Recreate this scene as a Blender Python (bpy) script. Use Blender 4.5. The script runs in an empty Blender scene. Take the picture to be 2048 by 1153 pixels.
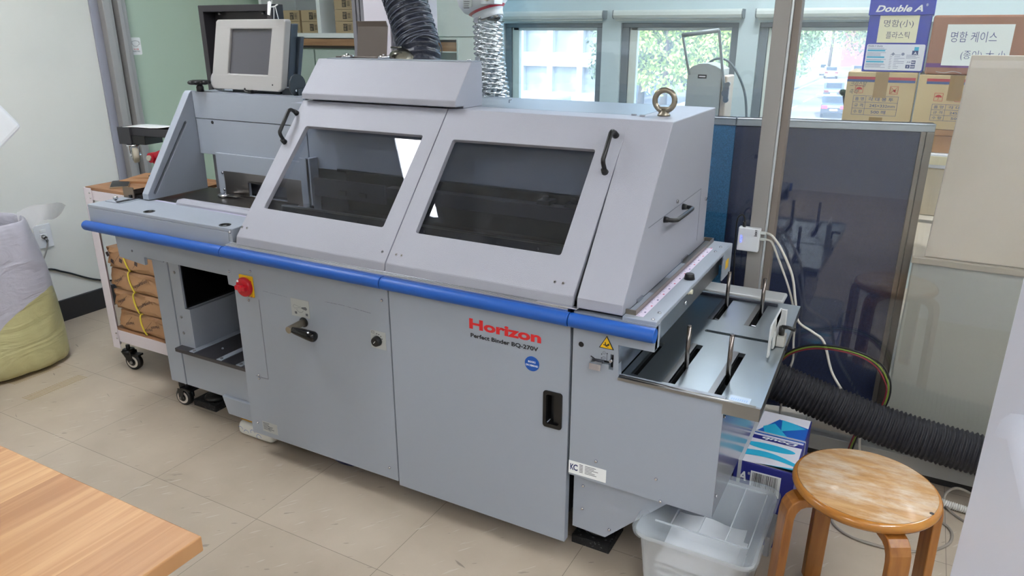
import bpy, bmesh, math, random
from math import pi, sin, cos, radians
from mathutils import Vector as V, Matrix
sc = bpy.context.scene
C = sc.collection
random.seed(7)
# ------------------------------------------------------------ camera, light, exposure
cam = bpy.data.cameras.new('camera'); co = bpy.data.objects.new('camera', cam); C.objects.link(co); sc.camera = co
cam.sensor_width = 36; cam.lens = 36 * 1466.8 / 2048; cam.clip_start = .02; cam.clip_end = 600
P_, R_, Y_ = radians(19.31), radians(.086), radians(-28.505)
fw0 = V((sin(Y_), cos(Y_), 0)); rt0 = V((cos(Y_), -sin(Y_), 0)); up0 = V((0, 0, 1))
fw = fw0 * cos(P_) - up0 * sin(P_); up1 = up0 * cos(P_) + fw0 * sin(P_)
rt = rt0 * cos(R_) + up1 * sin(R_); up = up1 * cos(R_) - rt0 * sin(R_)
co.matrix_world = Matrix(((rt.x, up.x, -fw.x, 0), (rt.y, up.y, -fw.y, 0), (rt.z, up.z, -fw.z, 1.46), (0, 0, 0, 1)))
w = bpy.data.worlds.new('sky'); sc.world = w; w.use_nodes = True
nt = w.node_tree; bg = nt.nodes['Background']
sky = nt.nodes.new('ShaderNodeTexSky'); sky.sky_type = 'NISHITA'; sky.sun_disc = False
sky.sun_elevation = radians(48); sky.sun_rotation = radians(200); sky.air_density = 1.0; sky.dust_density = 1.5
nt.links.new(sky.outputs[0], bg.inputs[0]); bg.inputs[1].default_value = .52
sun = bpy.data.lights.new('sun', 'SUN'); so = bpy.data.objects.new('sun', sun); C.objects.link(so)
sun.energy = 2.4; sun.angle = radians(1); sun.color = (1, .95, .86)
so.rotation_euler = (radians(42), 0, radians(25)); so.location = (0, -20, 30)
sc.view_settings.view_transform = 'Standard'; sc.view_settings.look = 'None'
sc.view_settings.exposure = 1.53; sc.view_settings.gamma = 1; sc.view_settings.use_curve_mapping = False
sc.cycles.use_denoising = True
sc.cycles.max_bounces = 10; sc.cycles.transparent_max_bounces = 16
sc.cycles.diffuse_bounces = 4; sc.cycles.glossy_bounces = 5; sc.cycles.sample_clamp_indirect = 6
sc.cycles.caustics_reflective = False; sc.cycles.caustics_refractive = False
LAMP = 17.0

# ------------------------------------------------------------ materials
def srgb(r, g, b):
    f = lambda c: (c / 255 / 12.92) if c / 255 <= .04045 else ((c / 255 + .055) / 1.055) ** 2.4
    return (f(r), f(g), f(b), 1)
MATS = {}
def mat(name, col, rough=.5, metal=0, bump=None, var=None, spec=None, coat=0, emit=0, alpha=None, trans=0, sheen=0):
    """bump=(scale,strength)  var=(scale, colour2, low, high, stretch)"""
    if name in MATS: return MATS[name]
    m = bpy.data.materials.new(name); m.use_nodes = True; n = m.node_tree; b = n.nodes['Principled BSDF']
    c = srgb(*col); b.inputs['Base Color'].default_value = c; b.inputs['Roughness'].default_value = rough
    b.inputs['Metallic'].default_value = metal
    if spec is not None: b.inputs['Specular IOR Level'].default_value = spec
    if coat: b.inputs['Coat Weight'].default_value = coat; b.inputs['Coat Roughness'].default_value = .1
    if emit: b.inputs['Emission Color'].default_value = c; b.inputs['Emission Strength'].default_value = emit
    if alpha is not None: b.inputs['Alpha'].default_value = alpha
    if trans: b.inputs['Transmission Weight'].default_value = trans
    if bump or var:
        tc = n.nodes.new('ShaderNodeTexCoord')
    if var:
        mp = n.nodes.new('ShaderNodeMapping'); mp.inputs['Scale'].default_value = var[4] if len(var) > 4 else (1, 1, 1)
        nz = n.nodes.new('ShaderNodeTexNoise'); nz.inputs['Scale'].default_value = var[0]; nz.inputs['Detail'].default_value = 6
        cr = n.nodes.new('ShaderNodeValToRGB'); e = cr.color_ramp.elements
        e[0].position = var[2]; e[1].position = var[3]; e[0].color = c; e[1].color = srgb(*var[1])
        n.links.new(tc.outputs['Object'], mp.inputs[0]); n.links.new(mp.outputs[0], nz.inputs['Vector'])
        n.links.new(nz.outputs['Fac'], cr.inputs[0]); n.links.new(cr.outputs[0], b.inputs['Base Color'])
    if bump:
        nb = n.nodes.new('ShaderNodeTexNoise'); nb.inputs['Scale'].default_value = bump[0]; nb.inputs['Detail'].default_value = 4
        bp = n.nodes.new('ShaderNodeBump'); bp.inputs['Strength'].default_value = bump[1]; bp.inputs['Distance'].default_value = .004
        if len(bump) > 2:
            mb_ = n.nodes.new('ShaderNodeMapping'); mb_.inputs['Scale'].default_value = bump[2]
            n.links.new(tc.outputs['Object'], mb_.inputs[0]); n.links.new(mb_.outputs[0], nb.inputs['Vector'])
        else: n.links.new(tc.outputs['Object'], nb.inputs['Vector'])
        n.links.new(nb.outputs['Fac'], bp.inputs['Height']); n.links.new(bp.outputs[0], b.inputs['Normal'])
    MATS[name] = m
    return m
def glassmat(name, tint=(1, 1, 1), refl=1.0, dust=0.0, rough=0.0, dustcol=(.8, .85, .9), smudge=False):
    m = bpy.data.materials.new(name); m.use_nodes = True; n = m.node_tree; n.nodes.clear()
    out = n.nodes.new('ShaderNodeOutputMaterial'); tr = n.nodes.new('ShaderNodeBsdfTransparent'); tr.inputs[0].default_value = (*tint, 1)
    gl = n.nodes.new('ShaderNodeBsdfGlossy'); gl.inputs['Roughness'].default_value = rough; gl.inputs[0].default_value = (.95, .97, 1, 1)
    fr = n.nodes.new('ShaderNodeFresnel'); ge = n.nodes.new('ShaderNodeNewGeometry'); io = n.nodes.new('ShaderNodeMapRange')
    io.inputs[3].default_value = 1.5; io.inputs[4].default_value = 1 / 1.5; n.links.new(ge.outputs['Backfacing'], io.inputs[0]); n.links.new(io.outputs[0], fr.inputs[0])
    mu = n.nodes.new('ShaderNodeMath'); mu.operation = 'MULTIPLY'; mu.inputs[1].default_value = refl
    mx = n.nodes.new('ShaderNodeMixShader'); n.links.new(fr.outputs[0], mu.inputs[0]); n.links.new(mu.outputs[0], mx.inputs[0])
    n.links.new(tr.outputs[0], mx.inputs[1]); n.links.new(gl.outputs[0], mx.inputs[2]); last = mx
    if dust:
        df = n.nodes.new('ShaderNodeBsdfDiffuse'); df.inputs[0].default_value = (*dustcol, 1)
        tl = n.nodes.new('ShaderNodeBsdfTranslucent'); tl.inputs[0].default_value = (*dustcol, 1)
        ad = n.nodes.new('ShaderNodeMixShader'); ad.inputs[0].default_value = .5
        n.links.new(df.outputs[0], ad.inputs[1]); n.links.new(tl.outputs[0], ad.inputs[2])
        m2 = n.nodes.new('ShaderNodeMixShader'); n.links.new(last.outputs[0], m2.inputs[1]); n.links.new(ad.outputs[0], m2.inputs[2])
        m2.inputs[0].default_value = dust
        if smudge:
            tc = n.nodes.new('ShaderNodeTexCoord'); nz = n.nodes.new('ShaderNodeTexNoise'); nz.inputs['Scale'].default_value = 7; nz.inputs['Detail'].default_value = 8
            nz.inputs['Distortion'].default_value = 1.5
            mr = n.nodes.new('ShaderNodeMapRange'); mr.inputs[1].default_value = .48; mr.inputs[2].default_value = .8; mr.inputs[3].default_value = dust * .3; mr.inputs[4].default_value = dust * 2.6
            n.links.new(tc.outputs['Object'], nz.inputs['Vector']); n.links.new(nz.outputs['Fac'], mr.inputs[0]); n.links.new(mr.outputs[0], m2.inputs[0])
        last = m2
    n.links.new(last.outputs[0], out.inputs[0]); MATS[name] = m
    return m

PAINT = mat('grey_enamel', (153, 160, 171), .42, 0, (420, .12))
PAINTD = mat('grey_enamel_dark', (120, 122, 130), .5, 0, (420, .1))
HOOD = mat('light_grey_enamel', (160, 161, 171), .4, 0, (700, .3))
BLUE = mat('blue_plastic', (16, 82, 168), .45)
STEEL = mat('stainless_steel', (150, 150, 150), .3, 1, (60, .05, (1, 30, 1)))
TRAYM = mat('brushed_tray_steel', (176, 186, 192), .34, 1, (50, .06, (1, 14, 1)))
CHROME = mat('chrome', (205, 205, 208), .12, 1)
BRASS = mat('nickel_bar', (150, 142, 128), .35, 1)
ALU = mat('aluminium', (226, 228, 232), .24, 1)
BLACK = mat('black_plastic', (14, 14, 16), .35)
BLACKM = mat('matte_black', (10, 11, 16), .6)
INNER = mat('dark_interior_metal', (46, 48, 58), .4, .4)
CHAR = mat('charcoal_metal', (56, 56, 60), .5, .1)
WHITE = mat('white_plastic', (226, 228, 232), .35)
WHITEP = mat('white_paper', (238, 240, 240), .7)
RED = mat('red_plastic', (186, 20, 36), .3)
YEL = mat('yellow_plastic', (240, 190, 20), .4)
LABEL = mat('label_film', (172, 175, 172), .4)
INK = mat('black_ink', (22, 22, 26), .6)
INKG = mat('grey_ink', (90, 92, 98), .6)
REDI = mat('red_ink', (214, 36, 40), .5)
BLUEI = mat('blue_ink', (40, 60, 130), .6)

# ------------------------------------------------------------ mesh helpers
class MB:
    def __init__(s): s.bm = bmesh.new()
    def face(s, pts, mi=0):
        f = s.bm.faces.new([s.bm.verts.new(p) for p in pts]); f.material_index = mi; return f
    def box(s, x0, x1, y0, y1, z0, z1, mi=0, M=None):
        vs = [V((x, y, z)) for z in (z0, z1) for y in (y0, y1) for x in (x0, x1)]
        if M: vs = [M @ v for v in vs]
        v = [s.bm.verts.new(p) for p in vs]
        for q in ((0, 2, 3, 1), (4, 5, 7, 6), (0, 1, 5, 4), (2, 6, 7, 3), (0, 4, 6, 2), (1, 3, 7, 5)):
            s.bm.faces.new([v[i] for i in q]).material_index = mi
        return s
    def prism(s, pts, ax, a0, a1, mi=0, fn=None):
        """polygon extruded along ax; pts are the two other coordinates in x,y,z order"""
        def mk(p, a):
            c = {'x': (a, p[0], p[1]), 'y': (p[0], a, p[1]), 'z': (p[0], p[1], a)}[ax]
            return fn(c) if fn else c
        A = [s.bm.verts.new(mk(p, a0)) for p in pts]; B = [s.bm.verts.new(mk(p, a1)) for p in pts]
        n = len(pts); s.bm.faces.new(A).material_index = mi; s.bm.faces.new(B[::-1]).material_index = mi
        for i in range(n): s.bm.faces.new([A[i], A[(i + 1) % n], B[(i + 1) % n], B[i]]).material_index = mi
        return s
    def plate(s, outer, holes, a0, a1, fn, mi=0):
        """2-D outline with holes, thickness a0..a1; fn(u,v,a) gives the point"""
        for a, flip in ((a0, 0), (a1, 1)):
            es = []
            for lp in [outer] + holes:
                vs = [s.bm.verts.new(fn(p[0], p[1], a)) for p in lp]
                es += [s.bm.edges.new((vs[i], vs[(i + 1) % len(vs)])) for i in range(len(vs))]
            r = bmesh.ops.triangle_fill(s.bm, use_beauty=True, edges=es)
            for g in r['geom']:
                if isinstance(g, bmesh.types.BMFace): g.material_index = mi
        for lp in [outer] + holes:
            n = len(lp)
            for i in range(n):
                p, q = lp[i], lp[(i + 1) % n]
                s.face([fn(p[0], p[1], a0), fn(q[0], q[1], a0), fn(q[0], q[1], a1), fn(p[0], p[1], a1)], mi)
        bmesh.ops.remove_doubles(s.bm, verts=s.bm.verts, dist=1e-6)
        return s
    def cyl(s, p0, p1, r0, r1=None, n=20, mi=0, cap=True):
        r1 = r0 if r1 is None else r1
        return s.sweep([p0, p1], [r0, r1], n, mi, cap)
    def sweep(s, pts, rs, n=12, mi=0, cap=True, sq=1.0):
        pts = [V(p) for p in pts]; rs = rs if hasattr(rs, '__len__') else [rs] * len(pts)
        t0 = (pts[1] - pts[0]).normalized(); a = V((0, 0, 1)) if abs(t0.z) < .9 else V((1, 0, 0))
        u = t0.cross(a).normalized(); rings = []
        for i, p in enumerate(pts):
            t = (pts[min(i + 1, len(pts) - 1)] - pts[max(i - 1, 0)]).normalized()
            u = (u - t * u.dot(t)).normalized(); v = t.cross(u)
            rings.append([s.bm.verts.new(p + (u * cos(2 * pi * k / n) + v * sin(2 * pi * k / n) * sq) * rs[i]) for k in range(n)])
        for A, B in zip(rings, rings[1:]):
            for k in range(n):
                f = s.bm.faces.new([A[k], A[(k + 1) % n], B[(k + 1) % n], B[k]]); f.material_index = mi; f.smooth = True
        if cap:
            s.bm.faces.new(rings[0][::-1]).material_index = mi; s.bm.faces.new(rings[-1]).material_index = mi
        return s
    def lathe(s, prof, c=(0, 0, 0), n=32, mi=0, ax='z', cap=True):
        rings = []
        for r, h in prof:
            ring = []
            for k in range(n):
                a = 2 * pi * k / n
                o = {'z': (r * cos(a), r * sin(a), h), 'y': (r * cos(a), h, r * sin(a)), 'x': (h, r * cos(a), r * sin(a))}[ax]
                ring.append(s.bm.verts.new(V(c) + V(o)))
            rings.append(ring)
        for A, B in zip(rings, rings[1:]):
            for k in range(n):
                f = s.bm.faces.new([A[k], A[(k + 1) % n], B[(k + 1) % n], B[k]]); f.material_index = mi; f.smooth = True
        if cap:
            s.bm.faces.new(rings[0][::-1]).material_index = mi; s.bm.faces.new(rings[-1]).material_index = mi
        return s
    def ball(s, c, r, n=2, mi=0, sc_=(1, 1, 1), jit=0):
        g = bmesh.ops.create_icosphere(s.bm, subdivisions=n, radius=1)
        for v in g['verts']:
            k = 1 + (random.uniform(-jit, jit) if jit else 0)
            v.co = V(c) + V((v.co.x * r * sc_[0] * k, v.co.y * r * sc_[1] * k, v.co.z * r * sc_[2] * k))
            for f in v.link_faces: f.smooth = not jit; f.material_index = mi
        return s
    def text(s, body, size, fn, mi=0, width=None, bold=0, shear=0, align='LEFT', lay=0):
        cu = bpy.data.curves.new('t', 'FONT'); cu.body = body; cu.size = 1; cu.offset = bold; cu.shear = shear; cu.align_x = align; cu.resolution_u = 3
        cu.space_line = 1.0
        o = bpy.data.objects.new('t', cu); me = bpy.data.meshes.new_from_object(o)
        bpy.data.objects.remove(o); bpy.data.curves.remove(cu)
        if not me.vertices: return s
        xs = [v.co.x for v in me.vertices]; kx = size
        if width: kx = width / max(1e-6, (max(xs) - min(xs)))
        x0 = min(xs) if align == 'LEFT' else 0
        vs = [s.bm.verts.new(fn((v.co.x - x0) * kx, v.co.y * size, lay)) for v in me.vertices]
        for p in me.polygons:
            try: s.bm.faces.new([vs[i] for i in p.vertices]).material_index = mi
            except ValueError: pass
        bpy.data.meshes.remove(me)
        return s
def clusters(bm, tol=.0012):
    """islands of faces that touch or nearly touch each other"""
    seen = set(); isl = []
    for v in bm.verts:
        if v in seen: continue
        st = [v]; seen.add(v); vs = []
        while st:
            a = st.pop(); vs.append(a)
            for e in a.link_edges:
                c = e.other_vert(a)
                if c not in seen: seen.add(c); st.append(c)
        lo = [min(q.co[i] for q in vs) - tol for i in range(3)]; hi = [max(q.co[i] for q in vs) + tol for i in range(3)]
        isl.append([lo, hi, vs])
    ch = True
    while ch:
        ch = False
        for i in range(len(isl)):
            for j in range(i + 1, len(isl)):
                A, B = isl[i], isl[j]
                if all(A[0][k] <= B[1][k] and B[0][k] <= A[1][k] for k in range(3)):
                    isl[i] = [[min(A[0][k], B[0][k]) for k in range(3)], [max(A[1][k], B[1][k]) for k in range(3)], A[2] + B[2]]
                    isl.pop(j); ch = True; break
            if ch: break
    return [x[2] for x in isl]
SPLIT = {'screw', 'hinge_pin', 'inspection_ring', 'inspection_lens', 'slot_ramp', 'rail_clamp', 'gauge_roller', 'box_knob', 'levelling_foot', 'tray_rail', 'scuff_mark', 'caster_bolt', 'hood_flange', 'bezel_groove', 'access_seam', 'clamp_rail', 'printed_mark', 'wrap_print_'}
def obj(name, mb, mats, parent=None, bevel=0, seg=2, smooth=False, subsurf=0, keep=False):
    bm = mb.bm
    if name in SPLIT:
        cl = clusters(bm)
        if len(cl) > 1:
            bmesh.ops.recalc_face_normals(bm, faces=bm.faces); out = []
            for vs in cl:
                s_ = set(vs); nb = MB(); mp = {v: nb.bm.verts.new(v.co) for v in vs}
                for f in {f for v in vs for f in v.link_faces}:
                    g = nb.bm.faces.new([mp[v] for v in f.verts]); g.material_index = f.material_index; g.smooth = f.smooth
                SPLIT.discard(name)
                try: out.append(obj(name, nb, mats, parent, bevel, seg, smooth, subsurf, True))
                finally: SPLIT.add(name)
            bm.free(); return out[0]
    if not keep: bmesh.ops.recalc_face_normals(bm, faces=bm.faces)
    off = V((0, 0, 0))
    if parent is not None:
        p = parent
        while p.parent: p = p.parent
        off = V(p.get('_off', (0, 0, 0)))
    if off.length: bmesh.ops.translate(bm, verts=bm.verts, vec=-off)
    me = bpy.data.meshes.new(name); bm.to_mesh(me); bm.free()
    for m in (mats if isinstance(mats, (list, tuple)) else [mats]): me.materials.append(m)
    o = bpy.data.objects.new(name, me); C.objects.link(o)
    if parent is not None: o.parent = parent
    if smooth:
        for p in me.polygons: p.use_smooth = True
    if bevel:
        b = o.modifiers.new('bevel', 'BEVEL'); b.width = bevel; b.segments = seg; b.limit_method = 'ANGLE'; b.angle_limit = radians(40)
        b.harden_normals = False
    if subsurf:
        b = o.modifiers.new('sub', 'SUBSURF'); b.levels = subsurf; b.render_levels = subsurf
    return o
def tag(o, label, cat, group=None, kind=None):
    o['label'] = label; o['category'] = cat
    if group: o['group'] = group
    if kind: o['kind'] = kind
    return o
def thing(name, label, cat, loc=(0, 0, 0), group=None):
    o = bpy.data.objects.new(name, None); C.objects.link(o); o.location = loc; o['_off'] = tuple(loc); o.empty_display_size = .1
    return tag(o, label, cat, group)
def struct(name, mb, m, bevel=0, parent=None, **k):
    o = obj(name, mb, m, parent, bevel, **k)
    if parent is None: o['kind'] = 'structure'
    return o
def rrect(x0, x1, y0, y1, r, n=4):
    out = []
    for cx, cy, a in ((x1 - r, y1 - r, 0), (x0 + r, y1 - r, 90), (x0 + r, y0 + r, 180), (x1 - r, y0 + r, 270)):
        out += [(cx + r * cos(radians(a + 90 * i / n)), cy + r * sin(radians(a + 90 * i / n))) for i in range(n + 1)]
    return out
def circ(cx, cy, r, n=20): return [(cx + r * cos(2 * pi * i / n), cy + r * sin(2 * pi * i / n)) for i in range(n)]
def smoothpath(pts, n=8):
    pts = [V(p) for p in pts]; out = []
    P = [pts[0]] + pts + [pts[-1]]
    for i in range(1, len(P) - 2):
        for k in range(n):
            t = k / n; a, b, c, d = P[i - 1], P[i], P[i + 1], P[i + 2]
            out.append(.5 * ((2 * b) + (c - a) * t + (2 * a - 5 * b + 4 * c - d) * t * t + (3 * b - a - 3 * c + d) * t ** 3))
    out.append(pts[-1]); return out
fy = lambda y: (lambda u, v, a: (u, y - a, v))            # on a front-facing wall at depth y, a towards the viewer
def duct(mb, path, r, pitch, amp, n=40, per=10, wr=0, mi=0, sharp=1):
    """corrugated hose: helical ridges along a path"""
    pts = smoothpath(path, 10); L = [0]
    for a, b in zip(pts, pts[1:]): L.append(L[-1] + (b - a).length)
    N = int(L[-1] / pitch * per); rings = []; u = None; j = 0
    rnd = random.Random(3)
    for i in range(N + 1):
        s = L[-1] * i / N
        while j < len(L) - 2 and L[j + 1] < s: j += 1
        t = (s - L[j]) / max(1e-9, L[j + 1] - L[j]); p = pts[j].lerp(pts[j + 1], t)
        a = pts[max(0, j - 1)]; b = pts[min(len(pts) - 1, j + 2)]; tt = (b - a).normalized()
        if u is None:
            ax = V((0, 0, 1)) if abs(tt.z) < .9 else V((1, 0, 0)); u = tt.cross(ax).normalized()
        u = (u - tt * u.dot(tt)).normalized(); v = tt.cross(u); ring = []
        for k in range(n):
            th = 2 * pi * k / n; ph = (s / pitch + k / n) % 1
            h = (1 - abs(2 * ph - 1)) ** sharp
            rr = r - amp + 2 * amp * h + (wr * amp * sin(5 * th + 17 * s / pitch * .37) * (1 - h) + wr * amp * .7 * sin(11 * th - 9.1 * s / pitch * .29)) + rnd.uniform(-1, 1) * amp * .04 * wr
            ring.append(mb.bm.verts.new(p + (u * cos(th) + v * sin(th)) * rr))
        rings.append(ring)
    for A, B in zip(rings, rings[1:]):
        for k in range(n):
            f = mb.bm.faces.new([A[k], A[(k + 1) % n], B[(k + 1) % n], B[k]]); f.smooth = True; f.material_index = mi
    return mb
def bolt(mb, c, r=.006, ax='y', h=.004, mi=0):
    c = V(c); d = {'y': V((0, -1, 0)), 'x': V((1, 0, 0)), 'z': V((0, 0, 1))}[ax]
    mb.cyl(c, c + d * h * .5, r, r, 12, mi); mb.cyl(c + d * h * .5, c + d * h, r, r * .55, 12, mi)
    return mb

# ------------------------------------------------------------ the room
FLOORM = mat('floor_tile', (176, 166, 152), .38)
def floor_nodes():
    n = FLOORM.node_tree; b = n.nodes['Principled BSDF']; tc = n.nodes.new('ShaderNodeTexCoord')
    mp = n.nodes.new('ShaderNodeMapping'); mp.inputs['Location'].default_value = (2.119 + .479 * 8, -1.327 + .405 * 10, 0)
    br = n.nodes.new('ShaderNodeTexBrick'); br.offset = 0; br.inputs['Scale'].default_value = 1; br.inputs['Brick Width'].default_value = .479
    br.inputs['Row Height'].default_value = .405; br.inputs['Mortar Size'].default_value = .0008; br.inputs['Mortar Smooth'].default_value = .1; br.inputs['Bias'].default_value = 0
    br.inputs['Color1'].default_value = srgb(190, 176, 158); br.inputs['Color2'].default_value = srgb(185, 171, 153); br.inputs['Mortar'].default_value = srgb(120, 110, 98)
    n.links.new(tc.outputs['Object'], mp.inputs[0]); n.links.new(mp.outputs[0], br.inputs['Vector'])
    # cloudy wear
    nz = n.nodes.new('ShaderNodeTexNoise'); nz.inputs['Scale'].default_value = 5; nz.inputs['Detail'].default_value = 9
    n.links.new(tc.outputs['Object'], nz.inputs['Vector'])
    mx = n.nodes.new('ShaderNodeMixRGB'); mx.blend_type = 'MULTIPLY'; cr = n.nodes.new('ShaderNodeValToRGB'); cr.color_ramp.elements[0].position = .3; cr.color_ramp.elements[0].color = (.86, .85, .84, 1); cr.color_ramp.elements[1].position = .65
    n.links.new(nz.outputs[0], cr.inputs[0]); mx.inputs[0].default_value = 1; n.links.new(br.outputs[0], mx.inputs[1]); n.links.new(cr.outputs[0], mx.inputs[2])
    # fine streaks of the tile pattern (light) and scuffs (dark)
    last = mx
    for scl, rot, lo, hi, col in (((90, 9, 1), .6, .66, .70, srgb(205, 198, 188)), ((70, 14, 1), .95, .70, .73, srgb(120, 110, 100)), ((6, 40, 1), .35, .735, .76, srgb(92, 82, 74))):
        m2 = n.nodes.new('ShaderNodeMapping'); m2.inputs['Scale'].default_value = scl; m2.inputs['Rotation'].default_value = (0, 0, rot)
        m3 = n.nodes.new('ShaderNodeMapping'); m3.inputs['Rotation'].default_value = (0, 0, rot); n.links.new(tc.outputs['Object'], m3.inputs[0])
        m2.inputs['Rotation'].default_value = (0, 0, 0); n.links.new(m3.outputs[0], m2.inputs[0])
        nn = n.nodes.new('ShaderNodeTexNoise'); nn.inputs['Scale'].default_value = 1; nn.inputs['Detail'].default_value = 2; n.links.new(m2.outputs[0], nn.inputs['Vector'])
        r = n.nodes.new('ShaderNodeMapRange'); r.inputs[1].default_value = lo; r.inputs[2].default_value = hi; r.inputs[4].default_value = .55; n.links.new(nn.outputs['Fac'], r.inputs[0])
        x = n.nodes.new('ShaderNodeMixRGB'); x.inputs[2].default_value = col; n.links.new(r.outputs[0], x.inputs[0]); n.links.new(last.outputs[0], x.inputs[1]); last = x
    n.links.new(last.outputs[0], b.inputs['Base Color'])
floor_nodes()
WALL = mat('wall_paint', (222, 222, 216), .7, 0, (6, .35), (1.2, (212, 214, 208), .4, .65))
WALLG = mat('pale_green_panel', (176, 196, 178), .45, 0, (5, .05))
CEIL = mat('ceiling_paint', (235, 235, 232), .8)
FRAMEG = mat('window_frame_grey', (190, 204, 206), .4, .2)
FRAMED = mat('window_frame_dark', (118, 130, 138), .4, .2)
XR, YB, YW, ZC = 2.6, -2.4, 4.8, 2.7
struct('floor', MB().box(-3.93, XR + .1, YB - .1, YW + .1, -.12, 0), FLOORM)
struct('ceiling', MB().box(-3.93, XR + .1, YB - .1, YW + .1, ZC, ZC + .12), CEIL)
struct('wall_left', MB().box(-3.93, -3.83, YB, 2.62, 0, ZC), WALL)
struct('wall_left', MB().box(-3.93, -3.85, 2.62, 4.2, 0, ZC), WALLG)
struct('wall_right', MB().box(XR, XR + .1, YB, YW, 0, ZC), WALL)
struct('wall_front', MB().box(-3.93, XR + .1, YB - .1, YB, 0, ZC), WALL)
struct('wall_corner', MB().box(-3.93, -2.9, 4.1, 4.2, 0, ZC), WALLG)
# aluminium track posts between the painted wall and the pale green panel
for k, (y0, y1, xx, m_) in enumerate(((2.50, 2.545, .012, ALU), (2.545, 2.585, .05, FRAMEG), (2.585, 2.612, .03, FRAMEG), (2.63, 2.655, .05, FRAMEG), (2.66, 2.69, .03, FRAMEG))):
    struct('trim_%d' % (k + 2), MB().box(-3.848, -3.83 + xx, y0, y1, 0, ZC), mat('post_grey', (160, 158, 156), .45, .2) if k else mat('post_edge', (150, 152, 164), .45), .003)
BB = MB().box(-3.83, -3.815, YB, 2.50, 0, .115)
struct('baseboard_left', BB, mat('black_baseboard', (30, 30, 32), .35), .002)

# window wall : piers, transom, sill and upper band around real openings
wx = [(-2.674, -1.931), (-1.80, -1.045), (-.925, -.17), (-.05, .70), (.83, 1.58), (1.71, 2.46)]
WALLW = mat('window_wall_metal', (194, 212, 216), .45, .1)
pw = MB(); xs = [-3.93] + [v for a in wx for v in a] + [XR + .1]
for i in range(0, len(xs), 2): pw.box(xs[i], xs[i + 1], YW, YW + .14, 0, ZC)
for a, b in wx:
    for z0, z1 in ((0, .88), (1.512, 1.66), (2.5, ZC)): pw.box(a, b, YW, YW + .14, z0, z1)
bmesh.ops.remove_doubles(pw.bm, verts=pw.bm.verts, dist=1e-5)
struct('wall_back', pw, WALLW)
GLW = glassmat('dusty_window_glass', (.93, .97, .97), .8, .17, 0, (.86, .92, 1))
for i, (a, b) in enumerate(wx):
    f = MB()
    for (p, q, r_, s_) in ((a, b, .88, .93), (a, b, 1.485, 1.512), (a, a + .05, .93, 1.485), (b - .045, b, .93, 1.485)): f.box(p, q, YW + .02, YW + .10, r_, s_, 1)
    for (p, q, r_, s_) in ((a + .06, b - .035, .93, .955), (a + .06, b - .035, 1.465, 1.485)): f.box(p, q, YW + .03, YW + .07, r_, s_, 0)
    f.box(a + .052, a + .105, YW + .03, YW + .07, .93, 1.485, 2); f.box(b - .05, b - .035, YW + .03, YW + .07, .93, 1.485, 0)
    for (p, q, r_, s_) in ((a, b, 1.66, 1.70), (a, b, 2.46, 2.5), (a, a + .04, 1.7, 2.46), (b - .04, b, 1.7, 2.46), (a, b, 2.06, 2.1)): f.box(p, q, YW + .02, YW + .09, r_, s_, 0)
    wn = struct('window_%d' % (i + 1), f, [FRAMEG, FRAMED, mat('window_sash_white', (208, 220, 214), .4)], .003)
    g = MB().box(a + .04, b - .04, YW + .052, YW + .058, .93, 1.49).box(a + .03, b - .03, YW + .052, YW + .058, 1.69, 2.47)
    struct('window_pane', g, GLW, 0, wn)
# roller blind boxes above the lower sashes
BLM = mat('blind_headrail', (198, 208, 204), .4)
for i, (a, b) in enumerate(((-2.674, -1.905), (-1.83, -1.02), (-.937, -.13))):
    t = thing('roller_blind', ['rolled-up blind in its pale headrail above the leftmost window, behind the foil duct', 'rolled-up blind in its pale headrail above the middle window, behind the ring bolt', 'rolled-up blind in its pale headrail above the right window, behind the post'][i], 'blind', ((a + b) / 2, YW, 1.535), 'roller blinds over the windows')
    pr = [(YW, 1.588), (YW - .07, 1.588), (YW - .078, 1.575), (YW - .08, 1.557), (YW - .072, 1.542), (YW - .055, 1.535), (YW, 1.535)]
    obj('headrail', MB().prism(pr, 'x', a, b), BLM, t, .003)
    obj('end_cap', MB().prism(pr, 'x', a - .006, a), mat('blind_cap', (120, 132, 136), .5), t)
    obj('end_cap', MB().prism(pr, 'x', b, b + .006), MATS['blind_cap'], t)
    obj('bottom_rail', MB().box(a + .01, b - .01, YW - .05, YW - .035, 1.524, 1.535), BLM, t, .002)

# white pier with door frames at its left, between the shelf and the hose
struct('wall_pier', MB().box(-2.125, -1.99, 2.6, 2.95, 0, ZC), mat('pier_paint', (214, 208, 216), .6))
fr = MB().box(-2.205, -2.185, 2.62, 2.7, 0, ZC).box(-2.18, -2.165, 2.62, 2.7, 0, ZC).box(-2.16, -2.142, 2.62, 2.7, 0, ZC).box(-1.99, -1.965, 2.61, 2.66, 0, ZC)
struct('door_1', fr, mat('door_frame_grey', (128, 126, 132), .4, .3), .002)
struct('trim_1', MB().box(-.452, -.402, 2.55, 2.61, 0, ZC, 0).box(-.402, -.394, 2.553, 2.60, 0, ZC, 1).box(-.394, -.372, 2.56, 2.61, 0, ZC, 2), [mat('post_taupe', (150, 146, 142), .5, .1), mat('post_bright', (205, 210, 214), .3, .5), mat('post_brown', (128, 118, 110), .5)], .002)
# glass partition with its floor rail
GLP = glassmat('partition_glass', (.985, .992, .988), 1.3)
struct('window_7', MB().box(-1.965, -.452, 2.583, 2.591, .09, ZC), GLP)
struct('window_8', MB().box(-.372, XR, 2.583, 2.591, .09, ZC), GLP)
struct('trim_8', MB().box(-1.965, XR, 2.56, 2.614, .03, .09).box(-1.965, XR, 2.575, 2.6, 0, .03, 1), [mat('floor_rail', (168, 168, 164), .4, .2), MATS['black_baseboard']], .003)

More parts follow.
